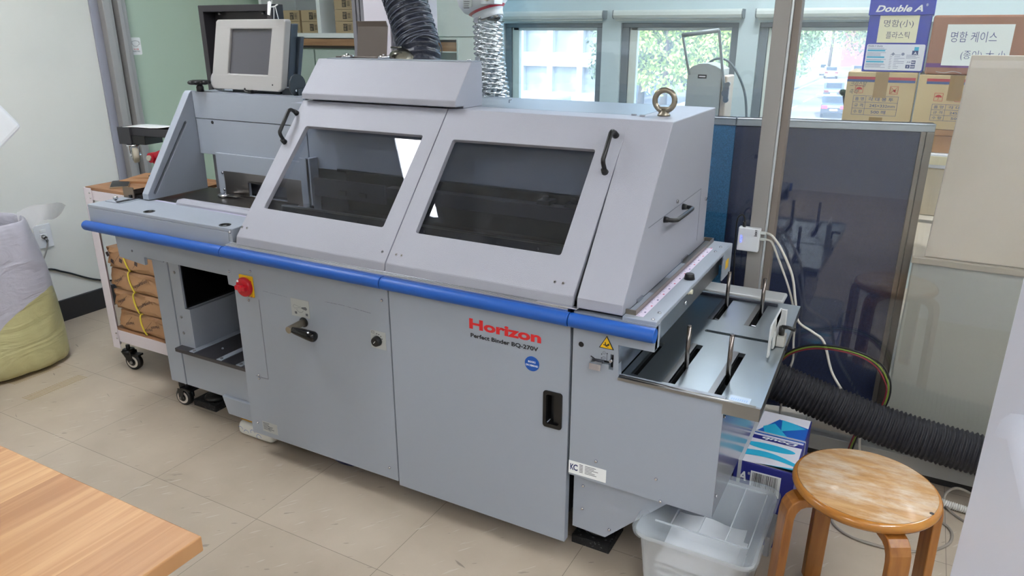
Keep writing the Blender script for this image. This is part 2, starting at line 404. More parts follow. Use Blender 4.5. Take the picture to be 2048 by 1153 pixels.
# flat ceiling panels: the first inferred from its reflection, the other five added fill
DIFF = mat('lamp_diffuser', (246, 250, 255), .5, emit=LAMP)
LABS = ['long lit ceiling panel above the feed end of the binding machine', 'added fill panel on the ceiling behind the camera, at the back wall', 'added fill panel on the ceiling behind the camera, right of the wooden table', 'added fill panel on the ceiling over the stool end of the room', 'added fill panel on the ceiling behind the glass, over the right end of the window desk', 'added fill panel on the ceiling behind the glass, over the press']
for k, (x, y) in enumerate(((-2.61, 1.27), (-.9, -1.7), (.7, -.6), (1.2, 1.0), (1.3, 3.6), (-.7, 3.5))):
    t = thing('ceiling_light', LABS[k], 'ceiling light', (x, y, ZC - .03), 'flat ceiling panels')
    obj('frame', MB().plate([(x - .125, y - .65), (x + .125, y - .65), (x + .125, y + .65), (x - .125, y + .65)], [[(x - .1, y - .62), (x + .1, y - .62), (x + .1, y + .62), (x - .1, y + .62)]], ZC - .03, ZC, lambda u, v, a: (u, v, a)), WHITE, t)
    obj('diffuser', MB().box(x - .1, x + .1, y - .62, y + .62, ZC - .02, ZC - .008), DIFF, t)

# ------------------------------------------------------------ the binding machine
Mm = thing('perfect_binding_machine', 'long grey perfect binding machine with blue bumper bar and two windowed hoods', 'binding machine', (-1.3, 2.0, 0))
# frame / inner body
b = MB(); b.box(-1.925, -.70, 1.628, 2.355, .16, .78)
b.box(-.70, -.31, 1.63, 2.20, .32, .56)
b.box(-1.925, -.565, 2.30, 2.36, .78, 1.225)
b.box(-1.925, -.70, 2.2, 2.3, .78, 1.0)
obj('body_frame', b, BLACKM, Mm)
# front panels
b = MB().box(-1.932, -1.283, 1.60, 1.622, .093, .775)
fp = obj('front_panel', b, PAINT, Mm, .002)
b = MB()
for (x, z) in ((-1.845, .715), (-1.305, .71), (-1.865, .335), (-1.865, .322), (-1.9, .14), (-1.315, .135), (-1.868, .61)): bolt(b, (x, 1.60, z), .0045)
obj('screw', b, CHROME, fp)
# thin seams of the small access plate on the panel, and scuff marks
b = MB(); b.box(-1.822, -1.8205, 1.5992, 1.6, .33, .62); b.box(-1.88, -1.8205, 1.5992, 1.6, .3285, .33)
obj('access_seam', b, PAINTD, fp)
b = MB()
def scuff(mb, pts, w_):
    for (x0, z0), (x1, z1) in zip(pts, pts[1:]):
        n_ = 60
        for i in range(n_):
            if random.random() < .12: continue
            a, c = i / n_, (i + 1) / n_; xa, xb = x0 + (x1 - x0) * a, x0 + (x1 - x0) * c; za, zb = z0 + (z1 - z0) * a, z0 + (z1 - z0) * c
            q = w_ * random.uniform(.4, 1); mb.face([(xa, 1.5993, za), (xb, 1.5993, zb), (xb, 1.5993, zb + q), (xa, 1.5993, za + q)])
scuff(b, [(-1.53, .665), (-1.46, .666), (-1.35, .66)], .0016); scuff(b, [(-1.80, .655), (-1.69, .652)], .001)
obj('scuff_mark', b, mat('scuff', (104, 107, 114), .8), fp)
b = MB(); scuff(b, [(-1.27, .661), (-1.17, .655), (-1.02, .655), (-.86, .652)], .0016)
# door (middle panel) with recessed pull
dfn = fy(1.622)
hole = rrect(-.762, -.722, .449, .542, .006)
d = MB().plate([(-1.277, .083), (-.697, .083), (-.697, .775), (-1.277, .775)], [hole], 0, .024, dfn)
door = obj('front_door', d, PAINT, Mm, 0)
obj('scuff_mark', b, MATS['scuff'], door)
b = MB().plate(rrect(-.770, -.714, .441, .55, .008), [rrect(-.761, -.723, .452, .54, .005)], 0, .004, fy(1.598))
b.box(-.764, -.72, 1.63, 1.633, .447, .545); b.box(-.764, -.761, 1.6, 1.63, .447, .545); b.box(-.723, -.72, 1.6, 1.63, .447, .545); b.box(-.764, -.72, 1.6, 1.63, .447, .45); b.box(-.764, -.72, 1.6, 1.63, .542, .545)
b.box(-.742, -.723, 1.604, 1.608, .452, .54)
obj('recessed_handle', b, BLACK, door)
b = MB().text('Horizon', .040, lambda u, v, a: (-1.002 + u, 1.5972 - a, .684 + v), 0, .222, .04)
obj('brand_lettering', b, REDI, door)
b = MB().text('Perfect Binder BQ-270V', .0165, lambda u, v, a: (-.998 + u, 1.5972 - a, .6605 + v - .003), 0, .210, .03)
obj('model_lettering', b, INK, door)
b = MB().lathe([(.0215, 1.598), (.0215, 1.5965)], (-.806, 0, .618), 40, 0, 'y')
bd = obj('round_badge', b, BLUE, door)
b = MB()
for s_, z, wd in (('BOOKS', .6215, .022), ('ON DEMAND', .611, .037)):
    b.text(s_, .0075, (lambda z, wd: lambda u, v, a: (-.806 - wd / 2 + u, 1.5958, z + v))(z, wd), 0, wd, .02)
b.bm.verts.ensure_lookup_table()
obj('badge_lettering', b, WHITEP, door)
# right casing
fnr = fy(1.622)
poly = [(-.69, .31), (-.298, .305), (-.297, .637), (-.563, .635), (-.568, .722), (-.475, .722), (-.475, .79), (-.69, .79)]
pc = MB().plate(poly, [circ(-.667, .703, .0058, 16), [(-.636, .667), (-.607, .667), (-.607, .662), (-.590, .662), (-.590, .650), (-.578, .650), (-.578, .693), (-.587, .693), (-.587, .673), (-.636, .673)]], 0, .022, fnr)
cas = obj('outfeed_casing', pc, PAINT, Mm, 0)
CASG = mat('casing_side_gloss', (150, 153, 162), .18, .5)
b = MB().box(-.303, -.297, 1.602, 2.16, .305, .62).box(-.69, -.297, 2.155, 2.16, .305, .62).box(-.69, -.30, 1.61, 2.16, .303, .308)
b.box(-.569, -.565, 1.602, 2.3, .635, .725); b.box(-.69, -.569, 1.61, 2.3, .64, .644, 1); b.box(-.69, -.3, 2.32, 2.33, .56, .64, 1); b.box(-.69, -.686, 1.622, 2.3, .60, .79, 1)
obj('casing_side', b, [CASG, INNER], cas, .001)
b = MB().prism([(-.684, .312), (-.684, .128), (-.584, .124), (-.40, .31)], 'y', 1.622, 2.15)
obj('lower_skirt', b, PAINT, Mm, .001)
b = MB()
for (x, z, y) in ((-.612, .374, 1.6), (-.446, .372, 1.6), (-.655, .27, 1.622), (-.655, .195, 1.622), (-.572, .155, 1.622), (-.43, .31, 1.6)): bolt(b, (x, y, z), .0045)
b.cyl((-.297, 1.618, .585), (-.293, 1.618, .585), .004); b.cyl((-.297, 1.618, .36), (-.293, 1.618, .36), .004)
obj('screw', b, CHROME, cas)
# lock hole, lever, warning triangle, pictograms, KC label
b = MB().cyl((-.667, 1.618, .703), (-.667, 1.610, .703), .006, mi=0); b.cyl((-.667, 1.6, .703), (-.667, 1.599, .703), .0075, .0068, 20)
obj('lock', b, BLACK, cas)
b = MB().box(-.634, -.593, 1.612, 1.616, .645, .675, 1); b.prism([(1.60, .668), (1.585, .664), (1.583, .648), (1.587, .648), (1.589, .661), (1.60, .663)], 'x', -.637, -.606)
b.cyl((-.584, 1.61, .676), (-.584, 1.594, .676), .004); b.box(-.637, -.577, 1.617, 1.62, .648, .695, 1)
obj('release_lever', b, [CHROME, BLACK], cas)
b = MB(); tri = [(-.618, .706), (-.578, .706), (-.598, .741)]
b.prism(tri, 'y', 1.5985, 1.6, 0)
ti = [(-.6145, .708), (-.5815, .708), (-.598, .7375)]; b.prism(ti, 'y', 1.5978, 1.5985, 1)
f_ = 1.5974
for pl in ([(-.602, .724), (-.6, .7245), (-.599, .7165), (-.602, .717)], [(-.607, .7155), (-.597, .714), (-.590, .7165), (-.590, .719), (-.597, .7165), (-.606, .7175)], [(-.600, .7125), (-.592, .711), (-.592, .7125), (-.600, .7145)], [(-.598, .717), (-.591, .7225), (-.5895, .7205), (-.596, .715)]):
    b.face([(x, f_, z) for x, z in pl], 0)
obj('warning_triangle', b, [INK, YEL], cas)
def pline(mb, pts, wd, y, mi=0, closed=False):
    """thin printed line on a front-facing panel"""
    q = pts + [pts[0]] if closed else pts
    for (x0, z0), (x1, z1) in zip(q, q[1:]):
        L = math.hypot(x1 - x0, z1 - z0) or 1e-9; nx, nz = -(z1 - z0) / L * wd / 2, (x1 - x0) / L * wd / 2
        mb.face([(x0 - nx, y, z0 - nz), (x1 - nx, y, z1 - nz), (x1 + nx, y, z1 + nz), (x0 + nx, y, z0 + nz)], mi)
b = MB(); y_ = 1.5994
for cz in (.6935, .6795): pline(b, circ(-.6035 + (0), cz, .0038, 14), .0006, y_, 0, True); pline(b, [(-.605, cz), (-.602, cz)], .0006, y_)
pline(b, [(-.5955, .672), (-.5955, .692)], .0012, y_)
for z, s_ in ((.692, 1), (.672, -1)): b.face([(-.598, y_, z), (-.593, y_, z), (-.5955, y_, z + .003 * s_)])
for cz, s_ in ((.689, -1), (.677, 1)): b.face([(-.612, y_, cz), (-.608, y_, cz), (-.610, y_, cz + .003 * s_)]); b.box(-.6105, -.6095, y_ - .0001, y_, cz - .002, cz + .002)
b.face([(-.641, y_, .676), (-.628, y_, .6695), (-.626, y_, .671), (-.630, y_, .6745), (-.638, y_, .6785)])
pline(b, [(-.642, .672), (-.637, .671), (-.632, .668), (-.630, .665)], .0006, y_); pline(b, [(-.639, .669), (-.637, .665), (-.633, .662), (-.628, .661)], .0006, y_); pline(b, [(-.636, .6715), (-.630, .667)], .0006, y_)
obj('pictogram', b, INK, cas)
b = MB().box(-.691, -.582, 1.5990, 1.6, .316, .355, 0)
KCI = mat('navy_ink', (36, 52, 104), .5)
b.text('K', .026, lambda u, v, a: (-.686 + u, 1.5985, .328 + v), 1, .011, .03); b.text('C', .026, lambda u, v, a: (-.677 + u, 1.5985, .328 + v), 1, .013, .03)
for i in range(6):
    z = .3485 - i * .0045; b.box(-.659, -.649, 1.5985, 1.599, z, z + .0016, 2); b.box(-.643, -.643 + random.uniform(.02, .05), 1.5985, 1.599, z, z + .0014, 2)
obj('kc_label', b, [WHITEP, KCI, INKG], cas)
# rating plate on the left panel
b = MB().box(-1.877, -1.806, 1.5992, 1.6, .113, .153, 0)
for i in range(6):
    z = .147 - i * .005; b.box(-1.873, -1.873 + random.uniform(.018, .03), 1.5989, 1.5992, z, z + .0018, 1)
    if i > 1: b.box(-1.85, -1.85 + random.uniform(.012, .034), 1.5989, 1.5992, z - .002, z, 1)
obj('rating_plate', b, [LABEL, INKG], fp)
# main switch
b = MB().box(-1.898, -1.836, 1.594, 1.6, .625, .699)
sw = obj('main_switch', b, YEL, Mm, .004)
b = MB().lathe([(.033, 1.594), (.033, 1.584), (.031, 1.579), (.026, 1.578)], (-1.868, 0, .661), 36, 0, 'y')
b.box(-1.892, -1.844, 1.566, 1.579, .653, .669)
b.lathe([(.012, 1.578), (.011, 1.565)], (-1.868, 0, .661), 24, 0, 'y')
kn = obj('red_knob', b, RED, sw, .003)
b = MB().lathe([(.004, 1.578), (.004, 1.5765)], (-1.885, 0, .682), 12, 0, 'y'); b.box(-1.848, -1.841, 1.5925, 1.594, .676, .684, 1)
for x in (-1.85, -1.862): b.box(x, x + .006, 1.5925, 1.594, .627, .6285, 1)
obj('switch_mark', b, [WHITEP, RED], sw)
# crank handle
b = MB().lathe([(.017, 1.6005), (.0165, 1.5965), (.012, 1.5962)], (-1.628, 0, .578), 30, 0, 'y')
ch = obj('crank_bushing', b, BLACK, Mm)
cA, cB = V((-1.628, 1.60, .578)), V((-1.628, 1.53, .575))
obj('crank_shaft', MB().cyl(cA, cB, .0115, None, 24), BRASS, ch, .001)
b = MB().sweep([(-1.628, 1.541, .575), (-1.61, 1.541, .573), (-1.59, 1.543, .571), (-1.56, 1.545, .567), (-1.54, 1.546, .565), (-1.534, 1.546, .564), (-1.53, 1.546, .564)], [.008, .0115, .014, .0165, .0172, .015, .008], 24)
obj('crank_grip', b, mat('black_bakelite', (8, 8, 10), .12), ch)
b = MB().box(-1.676, -1.599, 1.5992, 1.6, .594, .654, 0)
y_ = 1.5988
for dx, fill in ((0, 0), (1, 1)):
    x0 = -1.668 + dx * .034; o_ = [(x0, .627), (x0 + .006, .633), (x0 + .022, .630), (x0 + .027, .627), (x0 + .022, .624), (x0 + .006, .621)]
    if fill:
        o_ = [(2 * (x0 + .0135) - p[0], p[1] - .001) for p in o_]; b.face([(x, y_, z) for x, z in o_], 2)
    else: pline(b, o_, .0007, y_, 1, True)
pline(b, [(-1.641, .629), (-1.634, .629)], .0007, y_, 1); pline(b, [(-1.641, .625), (-1.634, .625)], .0007, y_, 1)
pline(b, [(-1.653 + .014 * (1 - cos(t_ * pi / 8)), .619 - .009 * sin(t_ * pi / 8)) for t_ in range(9)], .0012, y_, 1)
b.box(-1.662, -1.653, y_, 1.5992, .602, .610, 1); b.box(-1.616, -1.607, y_, 1.5992, .602, .610, 2)
obj('crank_label', b, [LABEL, INKG, INKG], ch)
# small dial
b = MB().box(-1.356, -1.299, 1.5992, 1.6, .549, .607, 0)
pline(b, [(-1.352, .598), (-1.342, .598), (-1.342, .604), (-1.352, .604)], .001, 1.5988, 1, True)
for a in (95, 70, 45, 20): x, z = -1.331 + .019 * cos(radians(a)), .577 + .021 * sin(radians(a)); b.box(x - .002, x + .002, 1.5988, 1.5992, z - .001, z + .001, 1)
dl = obj('dial_label', b, [LABEL, INK], Mm)
b = MB().lathe([(.0165, 1.5992), (.0165, 1.597), (.0145, 1.586), (.0125, 1.584)], (-1.331, 0, .575), 30, 0, 'y')
obj('dial_knob', b, BLACK, dl)
b = MB(); pline(b, [(-1.335, .571), (-1.328, .579)], .0018, 1.5838); obj('dial_pointer', b, WHITEP, dl)
# blue bumper bar in four lengths and the aluminium rail behind it
for a, c_ in ((-2.672, -1.936), (-1.934, -1.283), (-1.281, -.692), (-.690, -.468)):
    e = .010
    prf = MB().sweep([(a, 1.577, .775), (a + e * .4, 1.577, .775), (a + e, 1.577, .775), (c_ - .003, 1.577, .775), (c_, 1.577, .775)], [.012 if a < -2.6 else .0175, .016 if a < -2.6 else .0185, .0185, .0185, .0178], 28)
    obj('bumper_bar', prf, BLUE, Mm)
b = MB().box(-1.93, -.70, 1.583, 1.612, .778, .7975)
for k_ in range(3): b.box(-1.93, -.70, 1.582 + .0065 * k_, 1.585 + .0065 * k_, .7975, .8005)
b.box(-1.93, -.70, 1.60, 1.612, .7975, .806)
obj('hinge_rail', b, ALU, Mm, .0008)
obj('hinge_clip', MB().box(-.79, -.675, 1.583, 1.6, .8005, .8045), ALU, Mm, .0015)
# hoods on the slope
N = V((0, -.795, .607))
def hp(x, t, a=0): return V((x, 1.602 + .313 * t, .827 + .41 * t)) + N * a
def quadrr(q, r=.02, n=4):
    """rounded quadrilateral, corners given in (x,t)"""
    out = []; t_sc = .516
    for i in range(4):
        p0, p1, p2 = V((q[i - 1][0], q[i - 1][1] * t_sc)), V((q[i][0], q[i][1] * t_sc)), V((q[(i + 1) % 4][0], q[(i + 1) % 4][1] * t_sc))
        a = p1 + (p0 - p1).normalized() * r; c_ = p1 + (p2 - p1).normalized() * r
        for k in range(n + 1):
            s_ = k / n; p = a * (1 - s_) ** 2 + p1 * 2 * s_ * (1 - s_) + c_ * s_ ** 2; out.append((p.x, p.y / t_sc))
    return out
PANE = glassmat('smudged_acrylic', (.78, .80, .85), .9, .018, .0, (.7, .74, .82), True)
hoods = (([(-1.893, 0), (-1.289, 0), (-1.263, 1), (-1.850, 1)], [(-1.827, .216), (-1.340, .208), (-1.317, .813), (-1.791, .813)], -1.853),
         ([(-1.286, 0), (-.694, 0), (-.681, 1), (-1.260, 1)], [(-1.222, .205), (-.761, .203), (-.752, .811), (-1.207, .802)], -.7065))
for k, (out, win, hx) in enumerate(hoods):
    d = MB().plate(out, [quadrr(win, .008)], -.016, 0, lambda u, v, a: hp(u, v, a))
    xl, xr = out[0][0], out[1][0]; xtl, xtr = out[3][0], out[2][0]
    # lower lip and folded top
    for (p0, p1, p2, p3) in (((1.602, .827), (1.598, .802), (1.612, .802), (1.622, .832)),):
        d.prism([p0, p1, p2, p3], 'x', xl, xr)
    d.prism([(1.915, 1.237), (2.02, 1.237), (2.02, 1.228), (1.912, 1.224)], 'x', xtl, xtr)
    h = obj('hood', d, HOOD, Mm, .0015)
    # side flanges
    d = MB()
    for x0, x1, s_ in ((xl, xtl, 1), (xr, xtr, -1)):
        A = [hp(x0, .0, -.016), hp(x1, 1, -.016), hp(x1, 1, -.05), hp(x0, .0, -.05)]; t_ = .003 * s_
        for P0 in (A, [p + V((t_, 0, 0)) for p in A]): d.face([tuple(p) for p in P0])
    obj('hood_flange', d, mat('flange_grey', (120, 122, 120), .4, .3), h)
    d = MB().plate([(p[0], p[1]) for p in [(win[0][0] - .02, win[0][1] - .03), (win[1][0] + .02, win[1][1] - .03), (win[2][0] + .02, win[2][1] + .03), (win[3][0] - .02, win[3][1] + .03)]], [], -.022, -.017, lambda u, v, a: hp(u, v, a))
    obj('window_pane', d, PANE, h)
    d = MB(); pth = [hp(hx, .90, 0), hp(hx, .893, .028), hp(hx, .872, .037), hp(hx, .80, .037), hp(hx, .72, .037), hp(hx, .705, .028), hp(hx, .685, 0)]
    d.sweep(smoothpath([pth[0], pth[1], pth[2]], 4)[:-1] + [pth[2], pth[3], pth[4]] + smoothpath([pth[4], pth[5], pth[6]], 4)[1:], .0062, 16)
    d.cyl(pth[0], pth[0] + N * .016, .0095, .007, 16); d.cyl(pth[6], pth[6] + N * .016, .0095, .007, 16)
    obj('pull_handle', d, BLACK, h)
    d = MB()
    for (x, t_) in (((-1.884, .067), (-1.862, .066), (-1.31, .063)) if k == 0 else ((-1.259, .06), (-1.241, .06), (-.755, .06), (-.731, .06))):
        p = hp(x, t_); d.cyl(p, p + N * .0015, .0042, .0038, 14, 0); d.cyl(p + N * .0015, p + N * .0018, .0018, .0015, 8, 1)
    obj('screw', d, [CHROME, BLACK], h)
# end cover with its side access panel
prof = [(1.600, .800), (1.602, .827), (1.915, 1.237), (2.362, 1.237), (2.362, .800)]
ec = obj('end_cover', MB().prism(prof, 'x', -.684, -.561), HOOD, Mm, .003)
b = MB(); b.prism([(1.762, .9855), (2.268, .9965), (2.268, .9985), (1.762, .9875)], 'x', -.5612, -.5604); b.box(-.5612, -.5605, 2.2665, 2.268, .83, .9975)
obj('access_seam', b, PAINTD, ec)
b = MB()
for (y, z) in ((2.005, 1.008), (2.335, .952)): b.cyl((-.561, y, z), (-.557, y, z), .0055, None, 14)
b.box(-.562, -.556, 1.70, 1.74, .803, .812); b.box(-.562, -.556, 2.10, 2.16, .803, .812)
obj('screw', b, CHROME, ec)
b = MB(); b.sweep(smoothpath([(-.561, 1.895, .98), (-.54, 1.895, .98), (-.528, 1.905, .98)], 4) + [(-.528, 2.05, .98)] + smoothpath([(-.528, 2.06, .98), (-.54, 2.07, .98), (-.561, 2.07, .98)], 4)[1:], .006, 14)
b.cyl((-.561, 1.895, .98), (-.548, 1.895, .98), .0095, .007); b.cyl((-.561, 2.07, .98), (-.548, 2.07, .98), .0095, .007)
obj('side_handle', b, BLACK, ec)
# lifting ring
b = MB(); cx_, cy_, cz_ = -.628, 2.045, 1.279; R1, r1 = .028, .0078
rng = [(cx_ + R1 * cos(2 * pi * k / 40), cy_, cz_ + R1 * sin(2 * pi * k / 40)) for k in range(41)]
b.sweep(rng, r1, 16, 0, False)
b.lathe([(.018, 1.2372), (.018, 1.241), (.011, 1.247), (.009, 1.256)], (cx_, cy_, 0), 28)
b.prism([(cx_ - .013, 1.244), (cx_ + .013, 1.244), (cx_ + .02, 1.262), (cx_ - .02, 1.262)], 'y', cy_ - .006, cy_ + .006)
obj('lifting_ring', b, BRASS, Mm)
# rear top cover
b = MB().box(-1.93, -.686, 2.022, 2.362, 1.19, 1.237); tp = obj('top_cover', b, mat('top_enamel', (134, 144, 154), .34, .0, (420, .08)), Mm, .002)
b = MB()
for (x, y) in ((-.70, 2.01), (-.672, 2.0)): b.box(x - .01, x + .004, y - .004, y + .004, 1.237, 1.2415); 
b.sweep([(-1.19, 2.17, 1.238), (-1.19, 2.17, 1.246), (-1.178, 2.168, 1.25)], .002, 8)
obj('hinge_pin', b, CHROME, tp)
# inside
b = MB().box(-1.925, -.69, 2.0, 2.01, .99, 1.225)
b.box(-1.925, -.69, 1.93, 2.01, 1.21, 1.224)
obj('inner_back_plate', b, PAINT, Mm)
b = MB().box(-1.925, -.69, 2.19, 2.2, .78, 1.0, 0).box(-1.925, -.69, 1.63, 2.19, .78, .79, 0).prism([(1.66, .79), (1.66, .86), (1.93, 1.2), (2.2, 1.2), (2.2, .79)], 'x', -.69, -.686, 0)
b.box(-1.80, -.69, 2.0, 2.19, .985, .995, 0)
ic = obj('clamp_channel', b, BLACKM, Mm)
b = MB().box(-1.34, -.69, 1.89, 1.93, .935, .978).box(-1.87, -.69, 1.79, 1.81, .862, .893).box(-1.87, -1.55, 1.95, 1.96, .90, .965).box(-1.53, -1.34, 1.93, 1.97, .93, .965)
b.box(-1.87, -.69, 1.70, 1.79, .80, .862)
for k_ in range(9):
    bolt(b, (-1.8 + k_ * .13, 1.79, .878), .005)
rl = obj('clamp_rail', b, INNER, Mm, .002)
b = MB()
for x in (-.93, -.84): b.box(x - .02, x + .02, 1.9, 1.95, .978, .99); b.cyl((x, 1.92, .99), (x, 1.92, 1.002), .009, None, 12)
b.box(-1.75, -1.72, 1.945, 1.95, .915, .93); b.box(-1.66, -1.63, 1.945, 1.95, .915, .93)
obj('rail_clamp', b, BLACKM, rl)
obj('rail_strip', MB().box(-1.87, -.69, 1.788, 1.80, .893, .898), STEEL, rl)
# top exhaust box
prof = [(1.895, 1.244), (1.895, 1.263), (1.99, 1.371), (2.052, 1.371), (2.052, 1.237), (1.94, 1.237), (1.94, 1.244)]
b = MB().prism(prof, 'x', -1.835, -1.222)
tb = obj('exhaust_box', b, HOOD, Mm, .0025)
obj('box_lid_edge', MB().prism([(1.992, 1.3712), (2.052, 1.3712), (2.052, 1.3735), (1.992, 1.3735)], 'x', -1.80, -1.222), mat('lid_blue_grey', (150, 158, 168), .35, .2), tb, .0008)
b = MB()
for x in (-1.74, -1.585):
    b.lathe([(.020, 1.3735), (.021, 1.377), (.021, 1.381), (.019, 1.3835), (.005, 1.3835), (.005, 1.388)], (x, 2.03, 0), 24)
b.cyl((-1.256, 2.03, 1.3735), (-1.256, 2.03, 1.377), .006)
obj('box_knob', b, CHROME, tb)
b = MB().box(-1.80, -1.56, 2.038, 2.052, 1.3735, 1.3785)
b.prism([(2.045, 1.3735), (2.06, 1.475), (2.052, 1.492), (2.049, 1.491), (2.056, 1.474), (2.042, 1.3735)], 'x', -1.71, -1.585)
obj('bracket_plate', b, mat('smoked_steel', (120, 112, 108), .38, .9, (30, .05, (1, 20, 1))), tb, .001)
# collar of the hose
b = MB().lathe([(.056, 1.237), (.056, 1.362), (.053, 1.378), (.044, 1.392), (.028, 1.401), (.006, 1.404)], (-1.575, 2.125, 0), 40); b.cyl((-1.60, 2.09, 1.408), (-1.555, 2.085, 1.409), .003)
obj('hose_collar', b, mat('collar_steel', (150, 148, 138), .25, 1), Mm)

# feed side ------------------------------------------------------------
dk = [(-2.672, 1.602), (-1.925, 1.602), (-1.925, 1.745), (-2.672, 1.79)]
def ringh(cx, cy): return circ(cx, cy, .019, 24)
b = MB().plate([(-2.670, 1.60), (-1.915, 1.60), (-1.915, 1.775), (-2.545, 1.775), (-2.545, 1.80), (-2.670, 1.80)], [ringh(-2.361, 1.632), ringh(-1.972, 1.629)], .838, .85, lambda u, v, a: (u, v, a))
b.box(-2.670, -1.926, 1.60, 1.604, .746, .838); b.box(-2.670, -2.666, 1.604, 1.80, .746, .838); b.box(-2.670, -1.926, 1.604, 1.80, .746, .752); b.box(-2.545, -1.926, 1.80, 2.3, .746, .752)
fd = obj('feed_table', b, PAINT, Mm, .002)
obj('table_end_strip', MB().box(-1.926, -1.912, 1.601, 1.64, .76, .849), PAINT, fd, .002)
bb_ = MB(); bolt(bb_, (-1.919, 1.601, .838), .005); obj('screw', bb_, CHROME, fd)
b = MB()
for cx, cy in ((-2.361, 1.632), (-1.972, 1.629)):
    b.lathe([(.0195, .8502), (.0195, .8515), (.0155, .8515), (.0155, .842)], (cx, cy, 0), 28, 0, 'z', False)
obj('inspection_ring', b, BLACK, fd)
b = MB()
for cx, cy in ((-2.361, 1.632), (-1.972, 1.629)): b.lathe([(.0155, .843), (.0155, .846)], (cx + .002, cy - .004, 0), 24)
obj('inspection_lens', b, WHITEP, fd)
b = MB().face([(-2.50, 1.762, .8506), (-1.93, 1.738, .8506), (-1.93, 1.745, .8506), (-2.50, 1.769, .8506)]); 
rs = obj('measuring_strip', b if isinstance(b, MB) else None, LABEL, fd) if False else None
b = MB(); b.face([(-2.50, 1.760, .8506), (-1.93, 1.738, .8506), (-1.93, 1.746, .8506), (-2.50, 1.768, .8506)], 0)
for k_ in range(95):
    x = -2.495 + k_ * .006; y = 1.760 - (x + 2.5) / .57 * .022; b.face([(x, y + .001, .8509), (x + .002, y + .001, .8509), (x + .002, y + (.006 if k_ % 5 == 0 else .004), .8509), (x, y + (.006 if k_ % 5 == 0 else .004), .8509)], 1)
obj('measuring_strip', b, [mat('ruler_white', (206, 200, 222), .5), mat('ruler_violet', (150, 136, 190), .6)], fd)
# slide plate, knob, slot and paper stop at the table's left end
b = MB().box(-2.655, -2.565, 1.66, 1.80, .85, .8525); b.box(-2.60, -2.592, 1.665, 1.72, .8525, .854, 1); b.box(-2.585, -2.575, 1.66, 1.775, .8525, .8545, 2)
obj('slide_plate', b, [PAINT, BLACK, INNER], fd, .0008)
b = MB().lathe([(.004, .8525), (.004, .858), (.009, .858), (.009, .866), (.008, .868)], (-2.625, 1.685, 0), 18); obj('thumb_screw', b, CHROME, fd)
b = MB().box(-2.648, -2.585, 1.735, 1.738, .8525, .895); b.box(-2.588, -2.585, 1.738, 1.80, .8525, .888); b.box(-2.612, -2.60, 1.731, 1.735, .855, .866, 1)
obj('paper_stop', b, [mat('stop_steel', (135, 122, 112), .25, 1), BLACK], fd, .001)
obj('stop_base', MB().box(-2.60, -2.55, 1.745, 1.80, .853, .864), BLACK, fd, .001)
# slanted side plate with slot
slot = []
for k_ in range(9): a = pi * k_ / 8; slot.append((a,))
p1, p2 = V((1.773, .876)), V((1.952, 1.122)); dd = (p2 - p1).normalized(); nn = V((-dd.y, dd.x)); hw = .0055; sl = []
for k_ in range(7): a = pi * k_ / 6; sl.append(tuple(p2 + nn * hw * cos(a) + dd * hw * sin(a)))
for k_ in range(7): a = pi * k_ / 6; sl.append(tuple(p1 - nn * hw * cos(a) - dd * hw * sin(a)))
outl = [(1.742, .8535), (1.742, .876), (1.986, 1.231), (1.996, 1.239), (2.02, 1.239), (2.015, .8535)]
b = MB().plate(outl, [sl], 0, .034, lambda u, v, a: (-2.544 + a, u, v))
sp = obj('side_plate', b, PAINT, Mm, .002)
obj('slot_backing', MB().prism([tuple(p1 - nn * .012 - dd * .012), tuple(p2 - nn * .012 + dd * .012), tuple(p2 + nn * .012 + dd * .012), tuple(p1 + nn * .012 - dd * .012)], 'x', -2.540, -2.534), mat('slot_dark', (30, 30, 34), .7), sp)  # dark sheet behind the slot, standing in for the shade inside it
b = MB().lathe([(.014, 1.239), (.014, 1.255), (.010, 1.262), (.010, 1.266)], (-2.46, 2.0, 0), 20)
for k_ in range(6):
    a = 2 * pi * k_ / 6; b.ball((-2.46 + .03 * cos(a), 2.0 + .03 * sin(a), 1.272), .014, 2, 0, (1, 1, .6))
b.lathe([(.034, 1.265), (.034, 1.278), (.026, 1.281)], (-2.46, 2.0, 0), 24)
obj('star_knob', b, BLACK, Mm)
# back panels of the feed side
b = MB().box(-2.508, -1.93, 1.998, 2.012, 1.1365, 1.237).box(-2.508, -1.93, 2.0, 2.012, .997, 1.134).box(-2.508, -1.93, 2.0, 2.36, 1.231, 1.237)
b.lathe([(.0065, 1.9975), (.0065, 2.0)], (-2.415, 0, 1.123), 16, 1, 'y')
obj('rear_panel', b, [PAINT, BLACK], Mm, .001)
obj('rear_housing', MB().box(-2.50, -1.93, 2.05, 2.355, .752, 1.228), PAINTD, Mm)
b = MB().box(-2.545, -1.93, 1.778, 2.05, .84, .846)
cp = obj('feed_channel', b, mat('channel_steel', (88, 84, 82), .3, .9), Mm)
b = MB().plate([(-2.408, .848), (-1.905, .848), (-1.905, 1.008), (-2.408, 1.008)], [[(-2.24, .852), (-2.04, .852), (-2.04, .905), (-2.24, .905)]], 0, .012, fy(1.998))
b.box(-1.905, -1.885, 1.955, 1.998, .83, 1.03); b.box(-1.935, -1.89, 1.955, 1.96, .80, 1.03)
gb = obj('gauge_block', b, PAINT, Mm, .002)
b = MB().plate([(-2.368, .848), (-1.93, .848), (-1.93, .94), (-2.368, .94)], [[(-2.24, .852), (-2.04, .852), (-2.04, .905), (-2.24, .905)]], 0, .003, fy(1.986))
b.prism([(1.983, .908), (2.02, .895), (2.02, .898), (1.983, .911)], 'x', -2.24, -2.04)
obj('gauge_plate', b, mat('gauge_steel', (140, 134, 130), .28, 1), gb)
b = MB()
